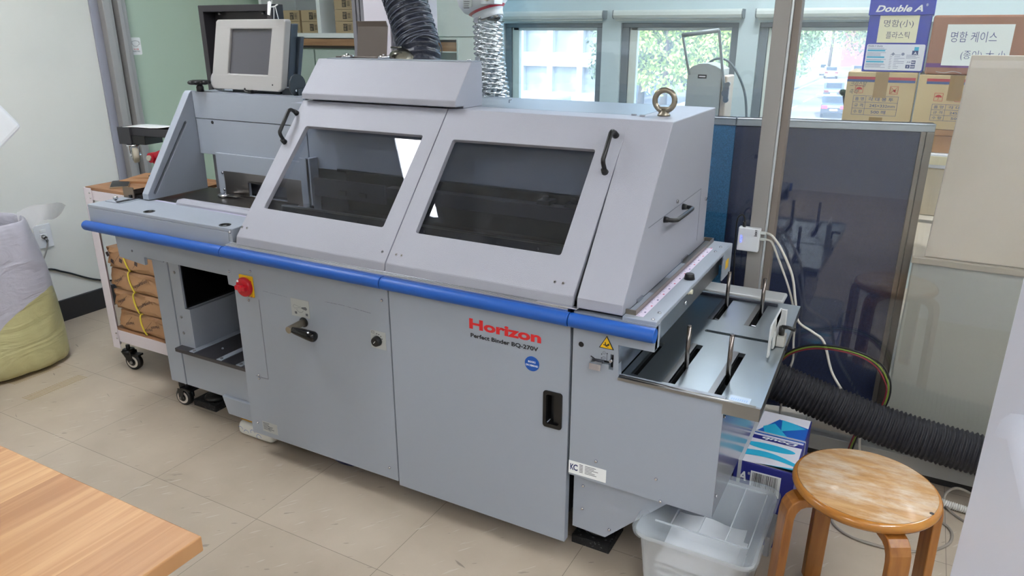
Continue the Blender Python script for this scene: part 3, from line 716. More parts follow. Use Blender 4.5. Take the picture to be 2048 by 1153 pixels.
for (x, z) in ((-2.376, .932), (-2.376, .865), (-1.95, .93), (-1.95, .87), (-1.918, .985), (-1.918, .85)): bolt(b, (x, 1.984, z), .006)
obj('screw', b, CHROME, gb)
b = MB().lathe([(.026, .848), (.026, .856), (.02, .858)], (-2.34, 1.95, 0), 24); b.box(-2.33, -2.26, 1.94, 1.965, .852, .857); b.lathe([(.03, .85), (.03, .87), (.024, .874)], (-1.87, 1.9, 0), 24); b.box(-1.87, -1.78, 1.88, 1.92, .85, .858)
obj('gauge_roller', b, CHROME, gb)
b = MB().prism([(1.752, .846), (1.752, .858), (1.76, .868), (1.79, .868), (1.79, .846)], 'x', -2.372, -1.92)
gr_ = obj('guide_block', b, HOOD, Mm, .004)
obj('red_stop', MB().ball((-1.93, 1.748, .862), .010, 2), mat('red_cap', (214, 60, 60), .4), gr_)
# underside of the feed side: apron, leg, tray
b = MB().prism([(-2.568, .737), (-2.563, .655), (-2.419, .643), (-2.417, .674), (-1.984, .672), (-1.983, .641), (-1.935, .637), (-1.935, .737)], 'y', 1.62, 1.632)
b.box(-2.56, -1.935, 1.632, 2.3, .729, .737)
b.box(-2.419, -2.33, 1.632, 1.66, .664, .668)
ap = obj('apron', b, PAINT, Mm, .001)
b = MB()
for (x, z) in ((-2.48, .69), (-1.97, .69)): bolt(b, (x, 1.62, z), .0045)
obj('screw', b, CHROME, ap)
b = MB().box(-2.42, -2.336, 1.65, 1.668, .162, .664).box(-2.42, -2.41, 1.668, 2.25, .162, .664)
lg = obj('leg_panel', b, PAINT, Mm, .0015)
b = MB().plate([(-2.331, .162), (-1.94, .162), (-1.94, .31), (-2.256, .31), (-2.256, .488), (-2.276, .488), (-2.276, .664), (-2.331, .664)], [], 0, .012, fy(1.664))
b.box(-2.256, -2.25, 1.652, 2.2, .33, .488); b.box(-2.276, -2.25, 1.652, 2.2, .484, .488); b.box(-2.25, -1.94, 2.19, 2.2, .33, .5)
b.box(-2.331, -1.94, 1.664, 2.2, .162, .166)
ib = obj('inner_bracket', b, PAINT, Mm, .0012)
b = MB()
for z in (.625, .45, .385): bolt(b, (-2.303, 1.652, z), .006)
obj('screw', b, STEEL, ib)
b = MB().box(-2.276, -2.27, 1.66, 2.19, .488, .664).box(-2.27, -1.94, 2.18, 2.19, .488, .7).box(-2.27, -1.94, 1.7, 2.19, .70, .71)
b.box(-2.276, -1.94, 1.66, 1.68, .655, .672)
obj('hopper_box', b, mat('glossy_black_sheet', (12, 12, 15), .18), Mm)
b = MB().box(-2.328, -1.935, 1.62, 2.19, .315, .331)
lt_ = obj('lower_tray', b, mat('dark_tray', (54, 52, 56), .28, .2), Mm, .003)
b = MB()
for x in (-2.235, -2.09, -1.99): b.box(x - .013, x + .013, 1.622, 2.18, .331, .3335, 0); b.lathe([(.006, .3335), (.005, .3365)], (x, 1.634, 0), 12, 1)
b.ball((-2.16, 1.70, .333), .005, 1, 0)
obj('tray_rail', b, [PAINT, STEEL], lt_)
b = MB().prism([(-2.125, .172), (-2.102, .10), (-1.935, .10), (-1.935, .172)], 'y', 1.64, 2.2)
obj('sump_box', b, PAINT, Mm, .003)
# caster under the leg
def caster(mb, c, r=.036, yaw=0, wd=.026, top=.16):
    x, y, _ = c; dx, dy = cos(yaw), sin(yaw); ax = V((-dy, dx, 0))
    p = V((x, y, r)); mb.lathe_at = None
    def L(prof, mi):
        n = 28; rings = []
        for rr, h in prof:
            rings.append([mb.bm.verts.new(p + ax * h + (V((dx, dy, 0)) * cos(2 * pi * k / n) + V((0, 0, 1)) * sin(2 * pi * k / n)) * rr) for k in range(n)])
        for A, B in zip(rings, rings[1:]):
            for k in range(n): f = mb.bm.faces.new([A[k], A[(k + 1) % n], B[(k + 1) % n], B[k]]); f.material_index = mi; f.smooth = True
        mb.bm.faces.new(rings[0][::-1]).material_index = mi; mb.bm.faces.new(rings[-1]).material_index = mi
    L([(r * .8, -wd / 2), (r, -wd / 2 + .004), (r, wd / 2 - .004), (r * .8, wd / 2)], 0)
    L([(r * .70, -wd / 2 - .0012), (r * .70, wd / 2 + .0012)], 1)
    L([(r * .45, -wd / 2 - .002), (r * .45, wd / 2 + .002)], 0)
    L([(r * .18, -wd / 2 - .01), (r * .18, wd / 2 + .01)], 2)
    return p, ax, V((dx, dy, 0))
b = MB(); p, ax, dx = caster(b, (-2.475, 1.735, 0), .038, radians(8))
cs = obj('caster_wheel', b, [BLACK, mat('caster_hub', (205, 198, 190), .5), STEEL], Mm)
b = MB(); b.cyl((-2.44, 1.735, .08), (-2.44, 1.735, .165), .014); b.box(-2.47, -2.41, 1.712, 1.76, .078, .088); b.box(-2.485, -2.445, 1.754, 1.758, .035, .08); b.prism([(-2.485, .08), (-2.45, .08), (-2.466, .030), (-2.482, .030)], 'y', 1.712, 1.716)
b.prism([(-2.55, .105), (-2.50, .130), (-2.45, .120), (-2.47, .105)], 'y', 1.74, 1.78)
b.box(-2.47, -2.36, 1.69, 1.77, .152, .161)
obj('caster_fork', b, BLACK, cs)
# outfeed shelf ----------------------------------------------------------
b = MB().box(-.562, -.475, 1.602, 2.40, .788, .80)
b.box(-.480, -.475, 1.602, 1.64, .722, .788); b.box(-.480, -.474, 2.29, 2.40, .70, .80)
b.box(-.56, -.475, 2.395, 2.40, .72, .79)
sh = obj('outfeed_shelf', b, PAINT, Mm, .0018)
obj('guide_face', MB().box(-.498, -.492, 1.64, 2.31, .715, .788).box(-.562, -.498, 1.64, 2.31, .715, .72), STEEL, sh, .001)
b = MB().plate([(-.566, 1.622), (-.534, 1.622), (-.534, 2.39), (-.566, 2.39)], [[(-.563, 1.627), (-.537, 1.627), (-.537, 2.385), (-.563, 2.385)]], .80, .812, lambda u, v, a: (u, v, a))
obj('channel_frame', b, BRASS, sh)
b = MB().box(-.5605, -.5395, 1.63, 1.80, .8002, .8012, 0).box(-.5605, -.5395, 1.80, 1.94, .8002, .8012, 1).box(-.5605, -.5395, 1.94, 2.10, .8002, .8012, 0).box(-.5605, -.5395, 2.10, 2.37, .8002, .8012, 1).box(-.5405, -.537, 1.63, 2.38, .8002, .806, 2)
obj('channel_slide', b, [PAINT, STEEL, INNER], sh)
b = MB().box(-.5335, -.5145, 1.62, 2.30, .8001, .8008, 0)
for k_ in range(136):
    y = 1.624 + k_ * .005; ln = .009 if k_ % 10 == 0 else (.006 if k_ % 5 == 0 else .004); b.box(-.5335, -.5335 + ln, y, y + .0009, .8008, .8010, 1)
for k_ in range(14): b.box(-.5225, -.5185, 1.649 + k_ * .05, 1.656 + k_ * .05, .8008, .8010, 2 if k_ % 2 else 1)
obj('measuring_strip', b, [mat('ruler_pink', (226, 214, 232), .5), mat('ruler_ink', (90, 80, 130), .6), mat('ruler_red', (214, 80, 110), .6)], sh)
b = MB()
for (x, y) in ((-.488, 1.665), (-.488, 1.615), (-.497, 2.33), (-.499, 2.27)): bolt(b, (x, y, .80), .005, 'z')
obj('screw', b, CHROME, sh)
obj('rubber_foot', MB().lathe([(.0155, .80), (.0125, .815), (.011, .816)], (-.497, 1.965, 0), 26), BLACK, sh)
b = MB().lathe([(.010, -.492), (.010, -.486), (.007, -.486), (.007, -.476)], (0, 1.93, .775), 18, 0, 'x'); b.lathe([(.006, -.492), (.006, -.487)], (0, 1.915, .745), 14, 1, 'x')
obj('adjusting_screw', b, [mat('ivory_plastic', (226, 220, 196), .4), CHROME], sh)
obj('warning_sticker', MB().box(-.4741, -.4735, 2.32, 2.36, .73, .76), YEL, sh)
# outfeed tray
tz = .632
def slot_(x, y0, y1, w_=.009): return [(x - w_, y0), (x + w_, y0), (x + w_, y1), (x - w_, y1)]
cross = [(-.453, 2.02)] + [(-.449 - 0 + 0, 2.011)] + [(-.236, 2.011), (-.236, 2.029), (-.449, 2.029)]
b = MB().plate([(-.563, 1.606), (-.214, 1.598), (-.236, 2.365), (-.563, 2.365)], [slot_(-.436, 1.635, 1.905), slot_(-.320, 1.628, 1.905), slot_(-.446, 2.115, 2.35), slot_(-.337, 2.115, 2.345), slot_(-.535, 1.64, 1.87), cross], tz - .012, tz, lambda u, v, a: (u, v, a))
tr = obj('outfeed_tray', b, TRAYM, Mm)
b = MB().prism([(-.563, tz - .004), (-.214, tz - .004), (-.214, tz + .004), (-.563, tz + .004)], 'y', 1.596, 1.604)
b.prism([(-.30, tz - .03), (-.214, tz - .03), (-.214, tz), (-.30, tz)], 'y', 1.597, 1.603)
b.face([(-.2135, 1.597, tz - .03), (-.2355, 2.366, tz - .03), (-.2355, 2.366, tz), (-.2135, 1.597, tz)]); b.face([(-.2165, 1.597, tz - .03), (-.2385, 2.366, tz - .03), (-.2385, 2.366, tz), (-.2165, 1.597, tz)])
b.sweep([(-.563, 1.608, tz + .003), (-.225, 1.601, tz + .003)], .004, 10)
obj('tray_lip', b, STEEL, tr)
b = MB()
for x, y0, y1 in ((-.436, 1.635, 1.905), (-.320, 1.628, 1.905), (-.446, 2.115, 2.35), (-.337, 2.115, 2.345)):
    b.prism([(x - .009, tz + .0004), (x - .024, tz + .0004), (x - .024, tz - .002), (x - .009, tz - .008)], 'y', y0, y1 + .004)
obj('slot_ramp', b, STEEL, tr)
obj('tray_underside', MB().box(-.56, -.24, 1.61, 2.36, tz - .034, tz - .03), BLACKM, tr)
b = MB().box(-.56, -.29, 2.37, 2.46, .622, .638); obj('rear_ledge', b, mat('ledge_grey', (178, 180, 180), .4), Mm, .006)
for (x, y) in ((-.430, 1.745), (-.321, 1.738), (-.443, 2.245), (-.333, 2.230)):
    obj('stacking_pin', MB().cyl((x, y, tz - .02), (x, y, tz + .115), .0058, None, 18).cyl((x, y, tz + .115), (x, y, tz + .118), .0058, .0045, 18), mat('pin_steel', (120, 112, 108), .25, 1), tr)
b = MB().prism([(1.893, tz + .006), (1.893, tz + .09), (1.90, tz + .098), (2.045, tz + .098), (2.05, tz + .09), (2.05, tz + .075), (1.915, tz + .05), (1.915, tz + .006)], 'x', -.256, -.251)
b.box(-.256, -.236, 2.04, 2.05, tz + .002, tz + .096); b.box(-.256, -.251, 1.97, 2.05, tz + .002, tz + .096)
fc = obj('tray_fence', b, mat('fence_grey', (206, 208, 208), .4, .2), tr, .001)
obj('fence_block', MB().box(-.250, -.228, 1.995, 2.035, tz + .0005, tz + .032), mat('block_silver', (190, 186, 178), .4, .5), fc, .002)
b = MB().cyl((-.24, 2.012, tz + .032), (-.24, 2.012, tz + .056), .008); b.sweep([(-.24, 2.012, tz + .054), (-.225, 2.008, tz + .058), (-.205, 2.005, tz + .055)], [.007, .005, .0055], 12)
obj('clamp_lever', b, BLACK, fc)
obj('clamp_bolt', MB().cyl((-.238, 2.02, tz - .01), (-.222, 2.02, tz - .01), .007), BLACK, fc)
b = MB().box(-.292, -.243, 1.612, 1.645, tz + .0003, tz + .0009)
for k_ in range(8): b.box(-.287 + k_ * .005, -.284 + k_ * .005, 1.622, 1.632, tz + .0009, tz + .0012, 1)
obj('tape_label', b, [mat('pale_tape', (190, 206, 224), .25), mat('pale_blue_ink', (150, 176, 214), .6)], tr)
# control monitor on the machine's top
def mfn(u, v, a): return (u, 2.030 + (v - 1.25) * .12 - a, v)
mo = [(-2.432, 1.262), (-2.42, 1.249), (-2.08, 1.2485), (-2.064, 1.258), (-2.04, 1.492), (-2.046, 1.50), (-2.388, 1.50), (-2.396, 1.492)]
b = MB().plate(mo, [[(-2.341, 1.306), (-2.132, 1.306), (-2.108, 1.466), (-2.318, 1.466)]], -.03, 0, mfn)
mn = obj('control_monitor', b, mat('beige_grey_plastic', (166, 164, 162), .45), Mm, .004, 3)
obj('screen', MB().plate([(-2.345, 1.302), (-2.128, 1.302), (-2.104, 1.47), (-2.322, 1.47)], [], -.016, -.010, mfn), mat('grey_screen', (84, 84, 90), .25), mn)
b = MB()
for (u0, u1, v) in ((-2.385, -2.075, 1.472), (-2.405, -2.085, 1.299)):
    b.plate([(u0, v), (u1, v), (u1, v + .003), (u0, v + .003)], [], .0, .0008, mfn)
b.plate(circ(-2.107, 1.272, .003, 10), [], 0, .0009, mfn, 1)
obj('bezel_groove', b, [mat('groove', (170, 168, 166), .5), BLACK], mn)
b = MB().plate([(-2.40, 1.265), (-2.06, 1.265), (-2.04, 1.485), (-2.375, 1.485)], [], -.065, -.03, mfn)
b.plate([(-2.36, 1.275), (-2.05, 1.275), (-2.03, 1.44), (-2.34, 1.44)], [], -.085, -.065, mfn)
obj('monitor_back', b, mat('slate_metal', (64, 74, 86), .45, .3), mn, .003)
b = MB(); b.box(-2.35, -2.1, 2.06, 2.12, 1.237, 1.246); b.box(-2.08, -2.0, 2.05, 2.09, 1.237, 1.26)
b.lathe([(.040, -2.015), (.040, -2.008)], (0, 2.06, 1.272), 32, 0, 'x')
for (y, z) in ((2.045, 1.255), (2.07, 1.253)): b.lathe([(.004, -2.008), (.004, -2.003)], (0, y, z), 12, 1, 'x')
obj('swivel_bracket', b, [mat('dark_bracket', (50, 56, 62), .4, .3), CHROME], mn)
b = MB().sweep(smoothpath([(-2.39, 2.08, 1.31), (-2.435, 2.06, 1.305), (-2.445, 2.05, 1.28), (-2.435, 2.05, 1.25), (-2.40, 2.06, 1.243)], 6), .006, 12)
obj('monitor_cable', b, mat('grey_cable', (170, 170, 172), .4), mn)
b = MB(); b.sweep(smoothpath([(-2.25, 2.03, 1.255), (-2.24, 2.02, 1.245), (-2.22, 2.03, 1.242), (-2.20, 2.045, 1.246)], 5), .003, 8); b.box(-2.225, -2.21, 2.02, 2.035, 1.24, 1.25)
obj('cable_tie', b, BLACK, mn)
# levelling pads under the machine
for lab, x0, x1, y0, y1, kind in (('black speckled rubber pad under the feed end of the binding machine', -2.44, -2.31, 1.745, 1.87, 0), ('black speckled rubber pad under the outfeed end of the binding machine', -.72, -.60, 1.705, 1.83, 0)):
    t = tag(obj('rubber_pad', MB().box(x0, x1, y0, y1, 0, .028), mat('speckled_rubber', (24, 24, 26), .8, 0, (200, .8), (120, (90, 90, 92), .62, .66)), bevel=.002), lab, 'rubber pad', 'rubber pads under the machine')
b = MB().lathe([(.046, .028), (.046, .04), (.035, .05), (.014, .052), (.014, .17)], (-2.365, 1.80, 0), 26).lathe([(.046, .028), (.046, .04), (.035, .05), (.014, .052), (.014, .17)], (-.655, 1.77, 0), 26)
b.lathe([(.046, 0), (.046, .02), (.02, .03), (.02, .17)], (-1.2, 2.2, 0), 20); b.lathe([(.046, 0), (.046, .02), (.02, .03), (.02, .17)], (-1.8, 2.2, 0), 20)
obj('levelling_foot', b, BLACK, Mm)

# ------------------------------------------------------------ hoses
HOSE = mat('charcoal_hose_fabric', (36, 40, 54), .38, 0, (70, .9))
b = MB(); duct(b, [(-1.535, 2.17, 1.33), (-1.56, 2.19, 1.42), (-1.63, 2.22, 1.56), (-1.76, 2.27, 1.78), (-1.92, 2.33, 2.05), (-2.0, 2.38, 2.40), (-2.0, 2.40, 2.695)], .070, .026, .0035, 48, 10, .5, 0, 1.2)
t = thing('exhaust_hose', 'thick charcoal spiral hose rising from the top of the binding machine', 'hose', (-1.535, 2.17, 1.33))
obj('hose_skin', b, HOSE, t)
b = MB()
pts = smoothpath([(-1.535, 2.17, 1.385), (-1.56, 2.19, 1.42), (-1.63, 2.22, 1.56), (-1.76, 2.27, 1.78), (-1.92, 2.33, 2.05)], 40)
def helix(pts, r, pitch, ph=0, sgn=1):
    out = []; s = 0; u = None
    for i, p in enumerate(pts):
        if i: s += (p - pts[i - 1]).length
        tt = (pts[min(i + 1, len(pts) - 1)] - pts[max(0, i - 1)]).normalized()
        if u is None: u = tt.cross(V((1, 0, 0))).normalized()
        u = (u - tt * u.dot(tt)).normalized(); v = tt.cross(u); a = 2 * pi * s / pitch * sgn + ph
        out.append(p + (u * cos(a) + v * sin(a)) * r)
    return out
fine = []
for p, q in zip(pts, pts[1:]):
    for k in range(6): fine.append(p.lerp(q, k / 6))
b.sweep(helix(fine, .0745, .034), .0016, 6); b.sweep(helix(fine, .0745, .034, pi), .0016, 6)
obj('wire_helix', b, mat('hose_wire', (92, 96, 112), .35), t)
t = thing('flexible_hose', 'dark grey ribbed hose running behind the wooden stool along the glass', 'hose', (-.3, 2.43, .3))
b = MB(); duct(b, [(-.62, 2.40, .44), (-.42, 2.42, .37), (-.30, 2.44, .325), (-.15, 2.455, .280), (.03, 2.465, .235), (.18, 2.47, .212), (.33, 2.47, .200), (.60, 2.46, .19), (.9, 2.4, .2)], .064, .0140, .0032, 48, 10, .45, 0, 1.1)
obj('hose_skin', b, mat('dark_hose', (34, 34, 40), .6, 0, (60, .4)), t)
FOIL = mat('crinkled_foil', (220, 226, 230), .22, 1, (70, 1.0))
t = thing('foil_duct', 'crinkled silver foil duct hanging from the white ceiling fan, behind the glass', 'duct', (-1.70, 2.9, 1.5))
b = MB(); duct(b, [(-1.690, 2.9, 1.505), (-1.693, 2.9, 1.46), (-1.688, 2.9, 1.36), (-1.676, 2.9, 1.27), (-1.66, 2.9, 1.18), (-1.64, 2.9, 1.05), (-1.62, 2.9, .8), (-1.6, 2.9, .45)], .056, .021, .0052, 36, 8, 2.2, 0, .8)
obj('duct_skin', b, FOIL, t)
b = MB(); ax_ = V((-.28, 0, 1)).normalized()
f0 = V((-1.690, 2.9, 1.50)); b.sweep([f0, f0 + ax_ * .022, f0 + ax_ * .026, f0 + ax_ * .034], [.063, .064, .060, .060], 36)
obj('duct_clamp', b, CHROME, t)
f1 = f0 + V((-.0, 0, .02))
ax_ = V((-.34, 0, 1)).normalized()
t = thing('duct_fan', 'white inline duct fan with a red stripe, above the foil duct', 'fan', tuple(f1))
b = MB(); P0 = lambda h: f1 + ax_ * h
b.sweep([P0(-.012), P0(.010), P0(.024), P0(.044), P0(.075), P0(.25), P0(.29), P0(.33)], [.063, .065, .072, .098, .112, .112, .08, .062], 44)
b.box(-1.665, -1.60, 2.79, 2.86, 1.565, 1.65)
obj('fan_body', b, mat('fan_white', (236, 240, 246), .3), t, .002)
b = MB(); b.sweep([P0(.020), P0(.026)], [.0715, .0765], 44, 0, False); b.sweep([P0(.026), P0(.029)], [.0765, .081], 44, 0, False)
obj('red_stripe', b, mat('stripe_red', (206, 40, 70), .4), t)
b = MB(); b.box(-1.745, -1.705, 2.783, 2.787, 1.555, 1.63, 0); 
for k in range(8): b.box(-1.741, -1.711 - random.random() * .01, 2.7815, 2.783, 1.55 + k * .008, 1.553 + k * .008, 1)
b.box(-1.645, -1.625, 2.786, 2.79, 1.58, 1.64, 2); b.prism(circ(-1.672, 1.60, .008, 14), 'y', 2.784, 2.787, 3)
obj('fan_label', b, [mat('silver_label', (200, 206, 208), .3, .4), INKG, mat('pale_yellow_sticker', (230, 220, 110), .5), mat('brown_sticker', (150, 120, 100), .5)], t)
b = MB(); duct(b, [tuple(P0(.31)), tuple(P0(.42)), (-1.60, 2.9, 2.2), (-1.60, 2.9, 2.695)], .056, .022, .005, 28, 6, 1, 0, 1)
obj('upper_duct', b, FOIL, t)

# ------------------------------------------------------------ stool
t = thing('wooden_stool', 'round bentwood stool with a worn honey-coloured seat', 'stool', (.028, 1.735, 0))
def wood(name, c1, c2, c3, rough, scale, wear=None, coat=.3):
    m = mat(name, c1, rough, coat=coat); n = m.node_tree; bs = n.nodes['Principled BSDF']
    tc = n.nodes.new('ShaderNodeTexCoord'); mp = n.nodes.new('ShaderNodeMapping'); mp.inputs['Scale'].default_value = scale
    nz = n.nodes.new('ShaderNodeTexNoise'); nz.inputs['Scale'].default_value = 1; nz.inputs['Detail'].default_value = 7; nz.inputs['Distortion'].default_value = .6
    cr = n.nodes.new('ShaderNodeValToRGB'); e = cr.color_ramp.elements; e[0].position = .32; e[0].color = srgb(*c2); e[1].position = .68; e[1].color = srgb(*c3)
    x = e.new(.5); x.color = srgb(*c1)
    n.links.new(tc.outputs['Object'], mp.inputs[0]); n.links.new(mp.outputs[0], nz.inputs['Vector']); n.links.new(nz.outputs['Fac'], cr.inputs[0])
    last = cr.outputs[0]
    if wear:
        nw = n.nodes.new('ShaderNodeTexNoise'); nw.inputs['Scale'].default_value = wear[0]; nw.inputs['Detail'].default_value = 10; nw.inputs['Roughness'].default_value = .7
        mw = n.nodes.new('ShaderNodeMapping'); mw.inputs['Scale'].default_value = wear[3]; n.links.new(tc.outputs['Object'], mw.inputs[0]); n.links.new(mw.outputs[0], nw.inputs['Vector'])
        r = n.nodes.new('ShaderNodeMapRange'); r.inputs[1].default_value = wear[1]; r.inputs[2].default_value = wear[2]; r.inputs[4].default_value = .7
        mx = n.nodes.new('ShaderNodeMixRGB'); mx.inputs[2].default_value = srgb(*wear[4]); n.links.new(nw.outputs['Fac'], r.inputs[0]); n.links.new(r.outputs[0], mx.inputs[0]); n.links.new(last, mx.inputs[1]); last = mx.outputs[0]
    n.links.new(last, bs.inputs['Base Color']); return m
SEAT = wood('worn_seat_wood', (176, 132, 80), (160, 116, 66), (188, 148, 98), .5, (9, 70, 9), (5, .44, .66, (1.5, 3.5, 1), (208, 200, 186)), coat=.08)
LEGW = wood('stool_leg_wood', (160, 102, 44), (138, 84, 34), (174, 118, 56), .32, (40, 40, 5))
RIMW = wood('stool_rim_wood', (172, 112, 42), (152, 94, 34), (186, 128, 56), .22, (8, 8, 60))
b = MB().lathe([(.100, .405), (.150, .404), (.160, .409), (.1655, .418), (.1655, .424), (.162, .430), (.155, .4335)], (.028, 1.735, 0), 64)
st = obj('seat', b, RIMW, t)
obj('seat_top', MB().lathe([(.1555, .4332), (.154, .4345), (.001, .4350)], (.028, 1.735, 0), 64), SEAT, st)
b = MB().lathe([(.005, .4352), (.004, .4358)], (.168, 1.675, 0), 12); obj('dowel_hole', b, INK, st)
for ang in (209, 299, 29, 119):
    a = radians(ang); d_ = V((cos(a), sin(a), 0)); s_ = V((-sin(a), cos(a), 0)); c0 = V((.028, 1.735, 0))
    prf = [(.09, .405, .011), (.125, .405, .012)]
    outer = [(.05, .404), (.145, .404), (.165, .401), (.180, .390), (.189, .372), (.192, .35), (.200, 0)]
    inner = [(.178, 0), (.170, .345), (.166, .362), (.157, .375), (.145, .380), (.05, .382)]
    b = MB(); pl = outer + inner; hw_ = .024
    A = [b.bm.verts.new(c0 + d_ * r_ + V((0, 0, z)) + s_ * hw_) for r_, z in pl]; B = [b.bm.verts.new(c0 + d_ * r_ + V((0, 0, z)) - s_ * hw_) for r_, z in pl]
    for i in range(len(pl)):
        j = (i + 1) % len(pl); b.bm.faces.new([A[i], A[j], B[j], B[i]])
    no = len(outer); ni = len(inner)
    pairs = [(0, 12), (1, 11), (2, 10), (3, 10), (4, 9), (4, 8), (5, 8), (6, 7)]
    for L_ in (A, B):
        for (i, j), (k, l) in zip(pairs, pairs[1:]):
            vs = [L_[i], L_[k]] + ([L_[l]] if l != j else []) + [L_[j]]
            vs = list(dict.fromkeys(vs))
            if len(vs) >= 3:
                try: b.bm.faces.new(vs)
                except ValueError: pass
    obj('leg', b, LEGW, t, .003)

# ------------------------------------------------------------ storage bin, paper box, paper bundle, blue tub
CLP = mat('frosted_clear_plastic', (216, 222, 228), .16, 0, (12, .2), alpha=.6)
CLL = mat('clear_lid_plastic', (210, 220, 228), .12, 0, (9, .25), alpha=.30)
t = thing('storage_bin', 'clear plastic lidded storage bin holding white sheets, on the floor under the outfeed', 'storage bin', (-.32, 1.72, 0))
bx0, bx1, by0, by1, tp_ = -.485, -.172, 1.535, 1.90, .24
def ringbin(z, inn): return [(x, y, z) for x, y in rrect(bx0 + inn, bx1 - inn, by0 + inn, by1 - inn, .035, 5)]
b = MB()
def skin(mb, rings, closed_bottom=True, mi=0):
    R = [[mb.bm.verts.new(p) for p in r] for r in rings]
    for A, B in zip(R, R[1:]):
        for k in range(len(A)): f = mb.bm.faces.new([A[k], A[(k + 1) % len(A)], B[(k + 1) % len(A)], B[k]]); f.smooth = True; f.material_index = mi
    if closed_bottom: mb.bm.faces.new(R[0]).material_index = mi
    return R
skin(b, [ringbin(.003, .040), ringbin(.008, .032), ringbin(.10, .024), ringbin(.218, .014), ringbin(.228, .004), ringbin(.238, .004)])
obj('bin_body', b, CLP, t)
b = MB(); R = skin(b, [ringbin(.230, -.002), ringbin(.245, -.004), ringbin(.253, .004), ringbin(.255, .018), ringbin(.247, .030), ringbin(.245, .036)], False); b.bm.faces.new(R[-1])
ld = obj('lid', b, CLL, t)
b = MB()
for x in (-.40, -.33, -.26): b.box(x, x + .003, 1.60, 1.86, .2455, .2495)
b.box(-.44, -.2, 1.60, 1.603, .2455, .2495); b.box(-.44, -.2, 1.857, 1.86, .2455, .2495); b.box(-.203, -.2, 1.6, 1.86, .2455, .2495)
obj('lid_rib', b, CLP, ld)
b = MB().box(bx1 - .002, bx1 + .012, 1.67, 1.78, .188, .248); obj('latch', b, mat('grey_latch', (128, 130, 136), .4), ld, .003)
b = MB()
for k in range(8):
    z = .012 + k * .016; dx, dy = random.uniform(-.008, .008), random.uniform(-.008, .008)
    n_ = 10; g = [[b.bm.verts.new((bx0 + .055 + dx + (bx1 - bx0 - .12) * i / n_, by0 + .055 + dy + (by1 - by0 - .12) * j / n_, z + .008 * sin(i * .9 + k) * cos(j * .7 + k * 2))) for j in range(n_ + 1)] for i in range(n_ + 1)]
    for i in range(n_):
        for j in range(n_): b.bm.faces.new([g[i][j], g[i + 1][j], g[i + 1][j + 1], g[i][j + 1]]).smooth = True
cs_ = tag(obj('crumpled_sheet', b, mat('bin_paper', (240, 242, 246), .7)), 'crumpled white sheets lying inside the clear storage bin', 'paper', kind='stuff')

NAVY = mat('navy_card', (34, 40, 128), .35); CY = mat('cyan_print', (44, 176, 214), .4); CARDW = mat('gloss_white_card', (224, 222, 232), .35); MIDB = mat('mid_blue_print', (20, 92, 184), .35)
t = thing('copy_paper_box', 'navy and white copy paper box with a barcode, on the floor behind the clear bin', 'box', (-.24, 2.14, 0))
q0, q1, r0, r1_, zt = -.318, -.147, 1.965, 2.31, .268
b = MB().box(q0, q1, r0, r1_, 0, zt, 0); pb = obj('carton', b, NAVY, t, .003)
T_ = lambda u, v, a: (q0 + u * (q1 - q0), r0 + v * (r1_ - r0), zt + .0006 + a)
b = MB(); b.face([T_(.02, .005, 0), T_(.98, .005, 0), T_(.98, .99, 0), T_(.02, .99, 0)], 0)
# top print: swooshes, navy band with upside-down lettering, blue shapes
def shape(pts, mi, a=.0006): b.face([T_(u, v, a) for u, v in pts], mi)
shape([(.02, .005), (.55, .005), (.98, .005), (.98, .05), (.5, .03), (.3, .05), (.02, .04)], 0)
sw = [(.08 + .82 * k / 12, .09 - .0 + .035 * sin(k / 12 * pi)) for k in range(13)]
shape([(.35, .01), (.95, .005), (.95, .075), (.75, .05), (.55, .035)], 1)
up_ = [(.03 + .94 * k / 14, .20 + .05 * sin(k / 14 * pi * 1.1) - .03 * k / 14) for k in range(15)]; lo_ = [(.97 - .94 * k / 14, .10 + .07 * ((1 - k / 14) < .5) * 0 + .045 * sin((14 - k) / 14 * pi)) for k in range(15)]
shape(up_ + lo_, 1)
shape([(.5 + .42 * cos(2 * pi * k / 28) - .02, .325 + .055 * sin(2 * pi * k / 28)) for k in range(28)], 1)
shape([(.02, .43), (.98, .43), (.98, .50), (.02, .50)], 2)
shape([(.10, .53), (.98, .53), (.98, .82), (.70, .86), (.45, .88)], 3); shape([(.30, .55), (.72, .55), (.40, .78), (.22, .68)], 1, .0009); shape([(.55, .66), (.95, .80), (.70, .86), (.50, .88)], 1, .0009)
obj('top_print', b, [CARDW, CY, NAVY, MIDB], pb)
b = MB().text('Doub', .034, lambda u, v, a: T_(.90 - u / (q1 - q0), .4875 - v / (r1_ - r0) * .62, .0010), 0, .105, .03, .25)
obj('top_lettering', b, WHITEP, pb)
F_ = lambda x, z, a=0: (x, r0 - .0006 - a, z)
b = MB(); b.text('A', .042, lambda u, v, a: F_(-.305 + u, .205 + v, 0), 0, .026, .03, .25); b.text('®', .012, lambda u, v, a: F_(-.276 + u, .228 + v, 0), 0, .007)
b.box(-.268, -.183, r0 - .0008, r0 - .0002, .174, .244, 0)
x = -.262
while x < -.191:
    wd = random.choice((.0008, .0014, .002)); b.box(x, x + wd, r0 - .0011, r0 - .0008, .186, .240, 1); x += wd + random.choice((.0009, .0014, .0018))
b.text('8 858976 000287', .008, lambda u, v, a: F_(-.262 + u, .1775 + v, .0006), 1, .072)
obj('front_print', b, [WHITEP, INK], pb)
b = MB().box(q0 + .012, q0 + .022, r0 - .002, r1_, 0.0, zt + .0022); b.box(q0 + .012, q1, r0 + .19, r0 + .198, zt + .0012, zt + .0026); b.box(q1, q1 + .0015, r0 + .19, r0 + .198, .05, zt)
obj('packing_strap', b, mat('clear_strap', (210, 214, 220), .2, alpha=.75), pb)
